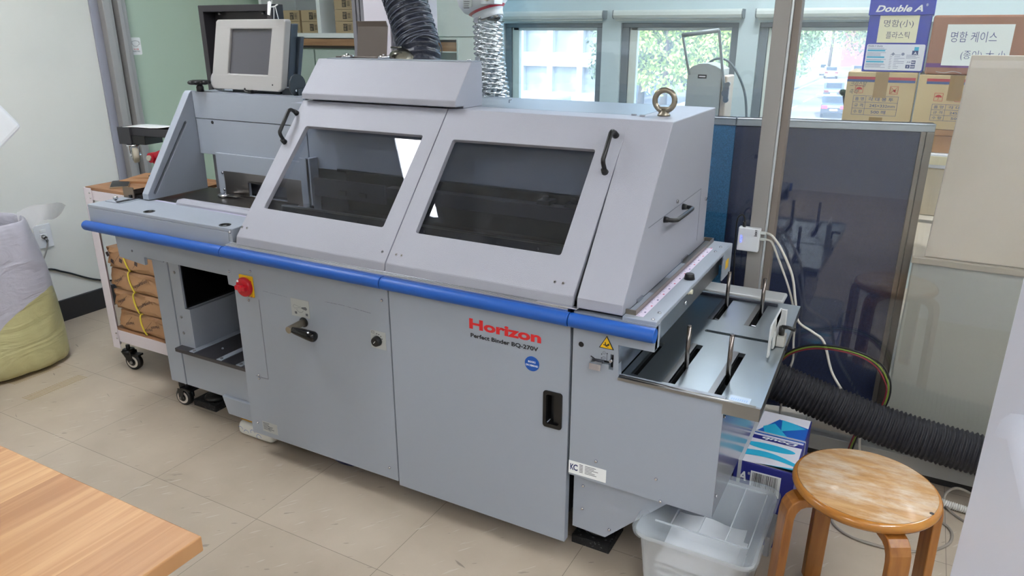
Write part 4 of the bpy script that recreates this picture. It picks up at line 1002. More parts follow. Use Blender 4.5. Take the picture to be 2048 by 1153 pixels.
b = MB().box(q0 - .002, q0 + .03, r0 - .0014, r0, .02, .12)
t = thing('copy_paper_box', 'navy copy paper box mostly hidden by the casing, left of the barcode box', 'box', (-.42, 2.1, 0))
pb2 = obj('carton', MB().box(-.50, -.325, 1.985, 2.27, 0, .20, 0), NAVY, t, .003)
obj('carton_lettering', MB().text('e', .035, lambda u, v, a: (-.352 + u, 1.9842, .15 + v), 0, .02, .03), WHITEP, pb2)

t = thing('paper_packet', 'white packet with blue print and an orange end, lying on the floor under the machine', 'packet', (-2.02, 1.73, 0))
b = MB(); skin(b, [[(x, y, z) for x, y in rrect(-2.105 + i, -1.92 - i, 1.668 + i, 1.80 - i, .02 - i * .5, 3)] for z, i in ((.001, .006), (.010, .0), (.03, .001), (.048, .004), (.056, .012))]); R = b.bm.faces
b.bm.verts.ensure_lookup_table(); n_ = len(b.bm.verts) // 5; b.bm.faces.new(b.bm.verts[-n_:])
pk = obj('wrapper', b, mat('packet_white', (222, 222, 216), .35, 0, (30, 1.0)), t, subsurf=1)
b = MB().box(-2.10, -1.95, 1.688, 1.79, .055, .059)
obj('orange_end', b, mat('orange_film', (214, 156, 40), .4), pk, .003)
b = MB()
for k, (x, z) in enumerate(((-2.08, .03), (-2.05, .022), (-2.015, .032), (-1.985, .02))): pline(b, [(x + .012 * cos(a_ * pi / 5), z + .010 * sin(a_ * pi / 5)) for a_ in range(5 + k)], .0016, 1.6665, 0)
obj('printed_mark', b, mat('packet_blue', (50, 110, 190), .5), pk)
t = tag(obj('blue_tub', MB().lathe([(.10, .0), (.112, .01), (.115, .055), (.105, .06)], (-1.60, 1.80, 0), 36), mat('deep_blue_plastic', (14, 22, 70), .4)), 'dark blue round tub lying on the floor below the front panel', 'tub')

# ------------------------------------------------------------ cart with paper bundles
t = thing('paper_cart', 'white slotted-angle cart with a brown board top, at the left end of the machine', 'cart', (-2.7, 1.95, 0))
CW = mat('cart_white', (214, 206, 212), .4)
def post(mb, x, y, sx, sy):
    mb.box(min(x, x + sx * .050), max(x, x + sx * .050), min(y, y + sy * .003), max(y, y + sy * .003), .115, .842)
    mb.box(min(x, x + sx * .003), max(x, x + sx * .003), min(y, y + sy * .038), max(y, y + sy * .038), .115, .842)
for (x, y, sx, sy) in ((-2.955, 1.75, 1, 1), (-2.50, 1.75, -1, 1), (-2.955, 2.13, 1, -1), (-2.50, 2.13, -1, -1)):
    b = MB(); post(b, x, y, sx, sy); p_ = obj('corner_post', b, CW, t, .001)
    b = MB()
    for k in range(16): b.box(x + sx * .0031, x + sx * .0034, y + sy * .012, y + sy * .020, .15 + k * .043, .175 + k * .043)
    obj('post_slots', b, mat('slot_shadow', (92, 88, 90), .7), p_)
for z0, z1 in ((.792, .832), (.150, .205)):
    b = MB().box(-2.92, -2.503, 1.753, 1.756, z0, z1); b.box(-2.92, -2.503, 2.124, 2.127, z0, z1); b.box(-2.952, -2.949, 1.755, 2.127, z0, z1); b.box(-2.506, -2.503, 1.755, 2.127, z0, z1)
    obj('shelf_rail', b, CW, t)
obj('top_board', MB().box(-2.95, -2.505, 1.757, 2.122, .832, .8445), wood('cart_board', (146, 106, 74), (134, 96, 66), (158, 118, 84), .55, (4, 40, 4), coat=0), t, .001)
obj('bottom_board', MB().box(-2.95, -2.505, 1.757, 2.122, .198, .2055), MATS['cart_board'], t, .001)
b = MB()
for (x, z) in ((-2.915, .822), (-2.915, .80), (-2.915, .19), (-2.915, .165)): bolt(b, (x, 1.75, z), .004)
obj('screw', b, CHROME, t)
for i, (x, y, yaw, rr) in enumerate(((-2.915, 1.79, radians(14), .040), (-2.54, 1.79, radians(-60), .036), (-2.93, 2.08, radians(-40), .036), (-2.54, 2.08, radians(-50), .036))):
    b = MB(); ox, oy = .022 * cos(yaw), .022 * sin(yaw); caster(b, (x + ox, y + oy, 0), rr, yaw); c_ = obj('caster_wheel', b, [BLACK, MATS['caster_hub'], STEEL], t)
    b = MB(); b.lathe([(.026, .076), (.028, .082), (.026, .096), (.014, .098)], (x, y, 0), 20); dx_, dy_ = V((cos(yaw), sin(yaw), 0)), V((-sin(yaw), cos(yaw), 0))
    for s_ in (-1, 1):
        pc_ = V((x, y, 0)) + dy_ * .0165 * s_; pts_ = [pc_ + dx_ * -.024 + V((0, 0, .09)), pc_ + dx_ * .026 + V((0, 0, .09)), pc_ + dx_ * .032 + V((0, 0, .034)), pc_ + dx_ * .012 + V((0, 0, .030))]
        b.bm.faces.new([b.bm.verts.new(p) for p in pts_]); b.bm.faces.new([b.bm.verts.new(p + dy_ * .003 * s_) for p in pts_])
        for k_ in range(4): b.bm.faces.new([b.bm.verts.new(p) for p in (pts_[k_], pts_[(k_ + 1) % 4], pts_[(k_ + 1) % 4] + dy_ * .003 * s_, pts_[k_] + dy_ * .003 * s_)])
    pd = V((x, y, 0)) + dx_ * .03
    b.box(-.012, .042, -.016, .016, .070, .078, 0, Matrix.Translation(V((x, y, 0)) + dx_ * .02) @ Matrix.Rotation(yaw, 4, 'Z')); b.cyl((x, y, .095), (x, y, .118), .009)
    obj('caster_fork', b, BLACK, c_)
KR = mat('kraft_wrap', (176, 136, 100), .5, 0, (16, .9)); KRI = mat('wrap_ink', (70, 56, 56), .6)
zb = .2058
labs = ['kraft-wrapped paper bundle with a yellow band, topmost in the cart', 'kraft-wrapped paper bundle with a yellow band, second from the top in the cart', 'kraft-wrapped paper bundle with a yellow band, third from the top in the cart', 'kraft-wrapped paper bundle with a yellow band, at the bottom of the cart']
for k in range(4):
    z0 = zb + (3 - k) * .0945; z1 = z0 + .092; x0, x1 = -2.935 + (k == 3) * .012 + random.uniform(0, .006), -2.53 + random.uniform(-.01, 0); y0, y1 = 1.775 + random.uniform(0, .006), 2.09
    t = thing('paper_bundle', labs[k], 'paper bundle', ((x0 + x1) / 2, (y0 + y1) / 2, z0), 'wrapped paper bundles in the cart')
    b = MB(); NX, NY, NZ = 14, 10, 5; rnd = random.Random(k + 5)
    def pt(u, v, w_):
        x, y, z = x0 + (x1 - x0) * u, y0 + (y1 - y0) * v, z0 + .001 + (z1 - z0 - .002) * w_
        e = .007 * (sin(9 * u + k) * sin(7 * w_ + k * 2) * (1 if 0 < v < 1 else .8)); fold = .008 * abs(sin(6 * u + 3 * w_ + k * 1.7))
        if v == 0: y += e * .5 + fold - .003
        if u == 0: x += .006 * sin(5 * w_ + k) + .006
        if v == 1: y -= .003
        if (u in (0, 1)) + (v in (0, 1)) + (w_ in (0, 1)) >= 2: x += (.004 if u == 0 else -.004 if u == 1 else 0); y += (.004 if v == 0 else -.004 if v == 1 else 0)
        return (x, y, z)
    cache = {}
    def vt(i, j, l):
        if (i, j, l) not in cache: cache[(i, j, l)] = b.bm.verts.new(pt(i / NX, j / NY, l / NZ))
        return cache[(i, j, l)]
    for i in range(NX):
        for j in range(NY):
            for l in (0, NZ): b.bm.faces.new([vt(i, j, l), vt(i + 1, j, l), vt(i + 1, j + 1, l), vt(i, j + 1, l)])
        for l in range(NZ):
            for j in (0, NY): b.bm.faces.new([vt(i, j, l), vt(i + 1, j, l), vt(i + 1, j, l + 1), vt(i, j, l + 1)])
    for j in range(NY):
        for l in range(NZ):
            for i in (0, NX): b.bm.faces.new([vt(i, j, l), vt(i, j + 1, l), vt(i, j + 1, l + 1), vt(i, j, l + 1)])
    wr = obj('wrapping', b, KR, t, .003)
    # triangular end flap of the wrap, and its folds
    b = MB(); b.face([(x0 + .01, y0 - .004, z0 + .02), (x0 + .16, y0 - .006, z0 + .012), (x0 + .30, y0 - .004, z0 + .03), (x0 + .26, y0 - .006, z0 + .078), (x0 + .10, y0 - .006, z0 + .085), (x0 + .03, y0 - .004, z0 + .06)])
    b.face([(x0 + .27, y0 - .003, z0 + .075), (x0 + .38, y0 - .003, z0 + .05), (x0 + .37, y0 - .003, z0 + .005), (x0 + .29, y0 - .005, z0 + .02)])
    obj('wrap_flap', b, KR, wr)
    b = MB(); xb = x0 + .135 + k * .012
    b.sweep(smoothpath([(xb - .004, y0 + .03, z1 + .001), (xb - .003, y0 - .002, z1), (xb, y0 - .009, z0 + .06), (xb + .012, y0 - .009, z0 + .025), (xb + .02, y0 - .004, z0 + .002)], 5), .0035, 8)
    obj('yellow_band', b, mat('yellow_strap', (220, 200, 70), .4), wr)
    b = MB(); rot = radians(24 if k < 3 else 196)
    words = [(.045, .030, 'Hansol'), (.165, .022, 'Hansol'), (.215, .045, 'Hansol')] if k else [(.02, .05, '■'), (.04, .02, '◆'), (.10, .03, '◆'), (.2, .03, '◆')]
    for (dx_, dz_, s_) in words:
        if k == 3: dx_ += .07; dz_ += .022
        b.text(s_, .020 if k else .026, (lambda dx_, dz_: lambda u, v, a: (x0 + dx_ + u * cos(rot) - v * sin(rot), y0 - .0075, z0 + dz_ + u * sin(rot) + v * cos(rot)))(dx_, dz_), 0, .056 if k else None, .012)
    for q in range(2):
        xx = x0 + .05 + q * .13; b.face([(xx, y0 - .0072, z0 + .02), (xx + .002, y0 - .0072, z0 + .02), (xx + .062, y0 - .0072, z0 + .075), (xx + .060, y0 - .0072, z0 + .075)])
    obj('wrap_print', b, KRI, wr)
# things on the cart
t = thing('smartphone', 'black smartphone lying on the brown top of the cart', 'phone', (-2.86, 1.875, .8645))
Mr = Matrix.Translation(V((-2.845, 1.845, 0))) @ Matrix.Rotation(radians(-38), 4, 'Z')
sp_ = obj('phone_body', MB().prism(rrect(-.075, .075, -.036, .036, .010), 'z', .8446, .8516, fn=lambda c: tuple(Mr @ V(c))), mat('phone_frame', (170, 150, 124), .3, .6), t, .0015)
obj('phone_screen', MB().prism(rrect(-.073, .073, -.034, .034, .009), 'z', .8516, .8524, fn=lambda c: tuple(Mr @ V(c))), mat('phone_glass', (12, 13, 16), .45), t)
t = thing('kraft_envelope', 'brown kraft envelope with a cut-out, lying at the back of the cart top', 'envelope', (-2.75, 2.02, .8645))
Me = Matrix.Translation(V((-2.79, 2.00, 0))) @ Matrix.Rotation(radians(20), 4, 'Z')
obj('envelope_body', MB().box(-.14, .15, -.085, .10, .8446, .854, 0, Me), mat('kraft_card', (158, 116, 80), .6), t, .001)
obj('envelope_flap', MB().prism([(-.14, .8545), (.15, .8545), (.10, .859), (-.06, .857)], 'y', -.02, .10, fn=lambda c: tuple(Me @ V(c))), MATS['kraft_card'], t)
t = tag(obj('black_pouch', MB().prism([(-.06, .8595), (.10, .8595), (.10, .869), (-.02, .871), (-.055, .865)], 'y', .0, .06, fn=lambda c: tuple(Me @ V(c))), BLACK, bevel=.002), 'slim black pouch on the kraft envelope on the cart', 'pouch')

for o in C.objects:
    if o.parent is None and o.name.split('.')[0] in ('paper_cart', 'paper_bundle', 'smartphone', 'kraft_envelope', 'black_pouch'): o.location = V(o.location) + V((-.068, .057, 0))
# lift table behind the cart
t = thing('lift_table', 'black platform lift table with a red scissor arm, behind the cart', 'lift table', (-3.1, 2.5, 0))
Ml = Matrix.Translation(V((-3.375, 2.25, 0))) @ Matrix.Rotation(radians(6), 4, 'Z')
pl_ = obj('platform', MB().box(0, .58, 0, .12, .985, 1.022, 0, Ml), CHAR, t, .003)
obj('corner_block', MB().box(0, .16, -.006, .10, .945, .986, 0, Ml).box(-.004, .075, -.012, .07, .943, 1.023, 1, Ml), [BLACK, CHAR], t, .002)
b = MB(); caster(b, (-3.285, 2.25, 0), .036, radians(-30), .028); bmesh.ops.translate(b.bm, verts=b.bm.verts, vec=(0, 0, .858))
cw = obj('caster_wheel', b, [mat('cream_tyre', (176, 168, 150), .4), mat('caster_grey', (90, 88, 84), .5), CHROME], t)
b = MB(); b.lathe([(.03, .935), (.03, .943)], (-3.305, 2.26, 0), 20); b.prism([(-.03, .94), (.03, .94), (.012, .885), (-.002, .885)], 'y', -.022, -.019, fn=lambda c: (-3.305 + c[0] * .87 - c[1] * .5 * -1, 2.26 + c[0] * -.5 + c[1] * .87, c[2])); b.prism([(-.03, .94), (.03, .94), (.012, .885), (-.002, .885)], 'y', .019, .022, fn=lambda c: (-3.305 + c[0] * .87 + c[1] * .5, 2.26 + c[0] * -.5 + c[1] * .87, c[2]))
obj('caster_fork', b, CHROME, cw)
b = MB(); A0 = V((-3.20, 2.27, .885))
def arm(mb, p, q, wd, th=.012, mi=0):
    p, q = V(p), V(q); d = (q - p).normalized(); n_ = V((-d.z, 0, d.x)) * wd
    for y in (0,):
        pts_ = [p + n_, q + n_, q - n_, p - n_]; F0 = [mb.bm.verts.new(x) for x in pts_]; F1 = [mb.bm.verts.new(x + V((0, th, 0))) for x in pts_]
        mb.bm.faces.new(F0).material_index = mi; mb.bm.faces.new(F1[::-1]).material_index = mi
        for i in range(4): mb.bm.faces.new([F0[i], F0[(i + 1) % 4], F1[(i + 1) % 4], F1[i]]).material_index = mi
arm(b, A0, (-2.85, 2.27, 1.0), .018, .03); arm(b, A0, (-2.78, 2.27, .62), .018, .03); arm(b, (-2.78, 2.27, .62), (-3.15, 2.27, .20), .018, .03)
b.lathe([(.024, 2.262), (.024, 2.30)], (A0.x, 0, A0.z), 24, 0, 'y')
obj('scissor_arm', b, mat('lift_red', (176, 24, 44), .35), t, .002)
obj('arm_pivot', MB().lathe([(.013, 2.252), (.013, 2.262)], (A0.x, 0, A0.z), 20, 0, 'y'), mat('pivot_cream', (190, 186, 170), .4), t)
obj('lift_base', MB().box(-3.25, -2.7, 2.25, 2.38, .06, .20).box(-3.2, -3.15, 2.28, 2.32, 0, .06).box(-2.8, -2.75, 2.28, 2.32, 0, .06).box(-3.2, -3.15, 2.34, 2.37, 0, .06).box(-2.8, -2.75, 2.34, 2.37, 0, .06), CHAR, t, .004)
b = MB(); n_ = 12; g = [[b.bm.verts.new(Ml @ V((.02 + .54 * i / n_, .0 + .11 * j / 4, 1.024 + .045 * (i / n_) ** 2 * (1 if j < 4 else 1.2) + .003 * sin(i)))) for j in range(5)] for i in range(n_ + 1)]
for i in range(n_):
    for j in range(4): b.bm.faces.new([g[i][j], g[i + 1][j], g[i + 1][j + 1], g[i][j + 1]]).smooth = True
o = obj('paper_sheet', b, WHITEP); so_ = o.modifiers.new('t', 'SOLIDIFY'); so_.thickness = .002; tag(o, 'curled white sheet lying on the black lift table', 'paper')
# dark cabinet with open front
t = thing('dark_cabinet', 'tall charcoal open-front cabinet standing behind the touch screen', 'cabinet', (-2.68, 2.6, 0))
k0, k1, y0_, zc = -2.945, -2.492, 2.44, 1.568
b = MB().plate([(k0, .02), (k1, .02), (k1, zc), (k0, zc)], [[(k0 + .03, .05), (k1 - .03, .05), (k1 - .03, zc - .028), (k0 + .03, zc - .028)]], 0, .07, lambda u, v, a: (u, y0_ + a, v))
b.box(k0, k1, y0_ + .065, y0_ + .07, .02, zc)
cb = obj('cabinet_shell', b, mat('charcoal_cabinet', (52, 50, 54), .4, .2), t, .003)
b = MB()
for x in (k0 + .08, k1 - .10): b.cyl((x, y0_ + .05, zc - .04), (x, y0_ + .05, zc - .028), .008)
b.box(k0 - .008, k0, y0_ + .02, y0_ + .05, 1.42, 1.445)
obj('cabinet_stud', b, STEEL, cb)
obj('cabinet_foot', MB().box(k0, k1, y0_ - .04, y0_ + .11, 0, .02), BLACK, t)
# tag hanging on strings at its corner
t = thing('paper_tag', 'small white tag on a white string above the touch screen', 'tag', (-2.12, 2.05, 1.52))
obj('tag_card', MB().prism([(-2.1, 1.515), (-2.088, 1.512), (-2.075, 1.555), (-2.08, 1.56), (-2.092, 1.558)], 'y', 2.035, 2.037), WHITEP, t)
b = MB().sweep([(-2.080, 2.04, 1.54), (-2.065, 2.04, 1.542), (-2.05, 2.04, 1.548)], .0025, 8); b.sweep([(-2.074, 2.045, 1.54), (-2.08, 2.045, 1.50)], .0016, 6); b.sweep([(-2.067, 2.045, 1.54), (-2.058, 2.045, 1.50)], .0016, 6)
b.sweep([(-2.08, 2.04, 1.55), (-2.078, 2.045, 1.57)], .0012, 6)
obj('tag_string', b, WHITEP, t)

# ------------------------------------------------------------ left wall details
b = MB().prism(rrect(1.992, 2.075, .405, .535, .004), 'x', -3.83, -3.822)
t = thing('wall_outlet', 'white wall socket plate with a grey cable plugged in', 'outlet', (-3.83, 2.03, .47))
obj('plate', MB().prism(rrect(1.992, 2.078, .41, .53, .004), 'x', -3.83, -3.820), WHITE, t, .002)
obj('socket_insert', MB().box(-3.821, -3.818, 2.02, 2.05, .49, .505).box(-3.821, -3.817, 2.018, 2.052, .455, .482), WHITEP, t, .001)
obj('plug', MB().cyl((-3.818, 2.03, .47), (-3.795, 2.03, .465), .010).cyl((-3.795, 2.03, .465), (-3.785, 2.03, .450), .006), STEEL, t)
b = MB().sweep(smoothpath([(-3.786, 2.03, .455), (-3.79, 2.025, .42), (-3.80, 2.0, .36), (-3.81, 1.98, .31), (-3.815, 1.97, .305)], 6), .004, 10)
tag(obj('outlet_cable', b, mat('cable_grey', (150, 148, 144), .5)), 'short grey cable hanging from the wall socket', 'cable')
b = MB().sweep(smoothpath([(-3.822, 1.60, .33), (-3.822, 1.98, .305), (-3.822, 2.1, .26), (-3.822, 2.25, .175), (-3.822, 2.40, .125), (-3.822, 2.50, .118)], 6), .005, 10)
tag(obj('wall_cable', b, BLACK), 'black cable running down the painted wall to the baseboard', 'cable')
b = MB(); Wf = lambda u, v, a=0: (-3.848 + .0012 + a, 2.705 + u, v)
b.prism(rrect(2.712, 2.778, 1.334, 1.425, .008), 'x', -3.85, -3.8485, 0)
mask = [(2.726, 1.405), (2.745, 1.408), (2.764, 1.405), (2.767, 1.392), (2.756, 1.380), (2.745, 1.378), (2.734, 1.380), (2.723, 1.392)]
def wline(pts, wd, closed=True, mi=1):
    q = pts + [pts[0]] if closed else pts
    for (a0, c0), (a1, c1) in zip(q, q[1:]):
        L = math.hypot(a1 - a0, c1 - c0) or 1e-9; nx, nz = -(c1 - c0) / L * wd / 2, (a1 - a0) / L * wd / 2
        b.face([(-3.8482, a0 - nx, c0 - nz), (-3.8482, a1 - nx, c1 - nz), (-3.8482, a1 + nx, c1 + nz), (-3.8482, a0 + nx, c0 + nz)], mi)
wline(mask, .0015); wline([(2.726, 1.402), (2.717, 1.400), (2.717, 1.388), (2.726, 1.390)], .0012, False); wline([(2.764, 1.402), (2.773, 1.400), (2.773, 1.388), (2.764, 1.390)], .0012, False)
b.text('마스크를', .009, lambda u, v, a: (-3.848, 2.729 + u, 1.360 + v), 2, .030, .01); b.text('착용해 주세요', .009, lambda u, v, a: (-3.848, 2.722 + u, 1.349 + v), 1, .044, .01)
tag(obj('mask_sticker', b, [WHITEP, INKG, REDI]), 'small white sticker with a face mask drawing on the green panel', 'sticker')

# rubbish bag
t = thing('rubbish_bag', 'bulging white rubbish bag with yellow sacking at its foot, at the left edge', 'rubbish bag', (-3.52, 1.52, 0))
def bagring(z, r, cx, cy, n=96, k=0):
    out = []
    for i in range(n):
        a = 2 * pi * i / n; sq = (abs(cos(a)) ** 4 + abs(sin(a)) ** 4) ** -.16
        rr = r * sq * (1 + .02 * sin(5 * a + z * 9) + .012 * sin(11 * a - z * 17) + .008 * sin(23 * a + z * 31)); out.append((cx + rr * cos(a), cy + rr * sin(a), z))
    return out
hs = [(0.002, .234), (.03, .238), (.10, .236), (.18, .230), (.26, .224), (.34, .219), (.42, .212), (.50, .203), (.58, .192), (.63, .185), (.665, .178), (.675, .170), (.665, .164), (.58, .16)]
b = MB(); R = skin(b, [bagring(z, r, -3.53 - .02 * z, 1.60 + .02 * z) for z, r in hs])
def bag_material():
    m = mat('polythene_bag', (186, 184, 196), .28); n = m.node_tree; bs = n.nodes['Principled BSDF']; tc = n.nodes.new('ShaderNodeTexCoord'); sp = n.nodes.new('ShaderNodeSeparateXYZ')
    n.links.new(tc.outputs['Object'], sp.inputs[0])      # object origin is the bag's base
    nz = n.nodes.new('ShaderNodeTexNoise'); nz.inputs['Scale'].default_value = 6; nz.inputs['Detail'].default_value = 3; n.links.new(tc.outputs['Object'], nz.inputs['Vector'])
    def M(op, a, b=None):
        x = n.nodes.new('ShaderNodeMath'); x.operation = op
        for q, v in enumerate((a, b)):
            if v is None: continue
            if isinstance(v, (int, float)): x.inputs[q].default_value = v
            else: n.links.new(v, x.inputs[q])
        return x.outputs[0]
    u = M('ADD', M('MULTIPLY', M('ADD', sp.outputs[0], .01), .879), M('MULTIPLY', M('ADD', sp.outputs[1], -.08), .477)); z = M('ADD', sp.outputs[2], M('MULTIPLY', M('ADD', nz.outputs[0], -.5), .05))
    a = M('LESS_THAN', z, M('ADD', M('MULTIPLY', u, 1.25), .06)); c = M('GREATER_THAN', z, M('ADD', M('MULTIPLY', u, -1.3), .10)); both = M('MULTIPLY', a, c)
    mx = n.nodes.new('ShaderNodeMixRGB'); mx.inputs[1].default_value = srgb(190, 188, 200); mx.inputs[2].default_value = srgb(198, 192, 138); n.links.new(M('MULTIPLY', both, .95), mx.inputs[0]); n.links.new(mx.outputs[0], bs.inputs['Base Color'])
    mp = n.nodes.new('ShaderNodeMapping'); mp.inputs['Rotation'].default_value = (.35, -.35, 0); mp.inputs['Scale'].default_value = (1.8, 1.8, 5.5)
    n2 = n.nodes.new('ShaderNodeTexNoise'); n2.inputs['Scale'].default_value = 1.6; n2.inputs['Detail'].default_value = 5; n2.inputs['Distortion'].default_value = 1.2
    rg = n.nodes.new('ShaderNodeMath'); rg.operation = 'ABSOLUTE'; n.links.new(tc.outputs['Object'], mp.inputs[0]); n.links.new(mp.outputs[0], n2.inputs['Vector'])
    n.links.new(M('ADD', n2.outputs[0], -.5), rg.inputs[0]); bp = n.nodes.new('ShaderNodeBump'); bp.inputs['Distance'].default_value = .03; bp.inputs['Strength'].default_value = .6; bp.invert = True
    n.links.new(rg.outputs[0], bp.inputs['Height']); n.links.new(bp.outputs[0], bs.inputs['Normal']); return m
bag = obj('bag_skin', b, bag_material(), t, subsurf=1)
b = MB(); g = []
for i in range(9):
    u = i / 8; g.append([b.bm.verts.new((-3.50 + .05 * sin(u * 3) , 1.77 + .22 * u * (1 - .25 * j / 4), .685 - .01 * u + .035 * sin(u * pi) - (.05 + .10 * (1 - u) * .6) * j / 4 + .006 * sin(9 * u + j))) for j in range(5)])
for i in range(8):
    for j in range(4): b.bm.faces.new([g[i][j], g[i + 1][j], g[i + 1][j + 1], g[i][j + 1]]).smooth = True
obj('bag_flap', b, mat('thin_polythene', (226, 226, 230), .25, 0, (20, 1.2), alpha=.55), bag)
for lab, m_, A_ in (('brown card offcut poking out of the rubbish bag', mat('offcut_brown', (140, 96, 64), .6), [(-3.60, .62), (-3.585, .62), (-3.63, .765), (-3.66, .76)]), ('white punched card strip poking out of the rubbish bag', WHITEP, [(-3.55, .60), (-3.49, .62), (-3.52, .74), (-3.56, .725)]), ('grey card offcut poking out of the rubbish bag', mat('offcut_grey', (176, 174, 178), .6), [(-3.47, .58), (-3.42, .60), (-3.43, .70), (-3.475, .71)]), ('narrow white paper strip poking out of the rubbish bag', mat('strip_white', (230, 236, 240), .5), [(-3.40, .60), (-3.38, .60), (-3.385, .735), (-3.40, .73)])):
    yy = 1.50 + .25 * (A_[0][0] + 3.6)
    tag(obj('card_offcut', MB().prism(A_, 'y', yy + .06, yy + .064), m_), lab, 'card offcut')
obj('bag_lining', MB().box(-3.62, -3.42, 1.44, 1.60, .45, .60), mat('bag_contents', (120, 112, 108), .8), t, .02)

# brown carton at the photo's left edge, tape traces on the floor
tag(obj('brown_carton', MB().box(-3.45, -3.135, 1.05, 1.345, 0, .20), mat('carton_brown', (150, 110, 74), .7), bevel=.004), 'brown carton on the floor at the left edge of the photo', 'box')
for i, (x0, x1, y0, y1) in enumerate(((-3.33, -3.28, 1.49, 1.70), (-3.13, -3.07, 1.44, 1.69))):
    b = MB()
    for k in range(26): y = y0 + (y1 - y0) * k / 26; b.face([(x0, y, .0006), (x1, y + .006, .0006), (x1, y + .010, .0006), (x0, y + .004, .0006)])
    o = obj('tape_trace', b, mat('tape_trace_brown', (166, 146, 106), .6)); tag(o, ['faint brown tape trace on the floor, beside the rubbish bag', 'faint brown tape trace on the floor, nearer the camera of the two'][i], 'tape trace')

# ------------------------------------------------------------ wooden table in the foreground
TW = mat('pine_board', (214, 168, 116), .42, coat=.15)
def pine():
    n = TW.node_tree; bs = n.nodes['Principled BSDF']; tc = n.nodes.new('ShaderNodeTexCoord')
    mp = n.nodes.new('ShaderNodeMapping'); mp.inputs['Rotation'].default_value = (0, 0, 0)
    # staves run along Y, 42 mm wide
    sp = n.nodes.new('ShaderNodeSeparateXYZ'); n.links.new(tc.outputs['Object'], mp.inputs[0]); n.links.new(mp.outputs[0], sp.inputs[0])
    def math_(op, a, b=None):
        x = n.nodes.new('ShaderNodeMath'); x.operation = op
        for i, v in enumerate((a, b)):
            if v is None: continue
            if isinstance(v, (int, float)): x.inputs[i].default_value = v
            else: n.links.new(v, x.inputs[i])
        return x.outputs[0]
    st = math_('FLOOR', math_('DIVIDE', sp.outputs[0], .083))
    wn = n.nodes.new('ShaderNodeTexWhiteNoise'); wn.noise_dimensions = '2D'; 
    seg = math_('FLOOR', math_('DIVIDE', math_('ADD', sp.outputs[1], math_('MULTIPLY', st, .437)), 1.3))
    cb_ = n.nodes.new('ShaderNodeCombineXYZ'); n.links.new(st, cb_.inputs[0]); n.links.new(seg, cb_.inputs[1]); n.links.new(cb_.outputs[0], wn.inputs['Vector'])
    cr = n.nodes.new('ShaderNodeValToRGB'); e = cr.color_ramp.elements; e[0].color = srgb(176, 128, 84); e[1].color = srgb(204, 160, 112); x = e.new(.5); x.color = srgb(190, 144, 98)
    n.links.new(wn.outputs['Value'], cr.inputs[0])
    # grain: long noise, shifted by stave
    of = n.nodes.new('ShaderNodeCombineXYZ'); n.links.new(math_('MULTIPLY', sp.outputs[0], 60), of.inputs[0]); n.links.new(math_('ADD', math_('MULTIPLY', sp.outputs[1], 2.2), math_('MULTIPLY', wn.outputs['Value'], 40)), of.inputs[1]); n.links.new(math_('MULTIPLY', st, 7.3), of.inputs[2])
    nz = n.nodes.new('ShaderNodeTexNoise'); nz.inputs['Scale'].default_value = 1; nz.inputs['Detail'].default_value = 5; nz.inputs['Distortion'].default_value = .8; n.links.new(of.outputs[0], nz.inputs['Vector'])
    c2 = n.nodes.new('ShaderNodeValToRGB'); e = c2.color_ramp.elements; e[0].position = .38; e[0].color = (.86, .78, .70, 1); e[1].position = .62; e[1].color = (1.05, 1.05, 1.05, 1); n.links.new(nz.outputs['Fac'], c2.inputs[0])
    mx = n.nodes.new('ShaderNodeMixRGB'); mx.blend_type = 'MULTIPLY'; mx.inputs[0].default_value = 1; n.links.new(cr.outputs[0], mx.inputs[1]); n.links.new(c2.outputs[0], mx.inputs[2])
    n.links.new(mx.outputs[0], bs.inputs['Base Color'])
pine()
t = thing('wooden_table', 'light pine table with a glued-stave top, in the lower left foreground', 'table', (-1.4, .2, 0))
obj('tabletop', MB().box(-2.05, -.874, -.20, .602, .692, .72), TW, t, .0025)
for (x, y) in ((-1.95, .42), (-1.05, .42), (-1.95, -.12), (-1.05, -.12)): obj('leg', MB().box(x - .025, x + .025, y - .025, y + .025, 0, .692), MATS['cart_white'], t, .003)
obj('apron', MB().box(-1.95, -1.05, .39, .41, .62, .692), MATS['cart_white'], t)
# white appliance corner at the upper left
t = thing('desktop_scanner', 'white rounded device corner entering the photo at the upper left', 'device', (-1.3, .5, .72))
Md = Matrix.Translation(V((-1.225, .60, 1.33))) @ Matrix.Rotation(radians(0), 4, 'Z')
b = MB().prism([(.35, 1.20), (.35, 1.40), (.50, 1.395), (.615, 1.36), (.642, 1.322), (.60, 1.29), (.45, 1.22)], 'x', -1.9, -1.193)
obj('device_head', b, WHITE, t, .008, 3)
b = MB().prism([(.352, 1.205), (.352, 1.36), (.58, 1.325), (.60, 1.295), (.45, 1.225)], 'x', -1.194, -1.188); obj('side_cover', b, mat('device_grey', (196, 194, 196), .4), t, .003)
obj('stand', MB().box(-1.5, -1.4, .30, .38, .72, 1.25), WHITE, t, .01)
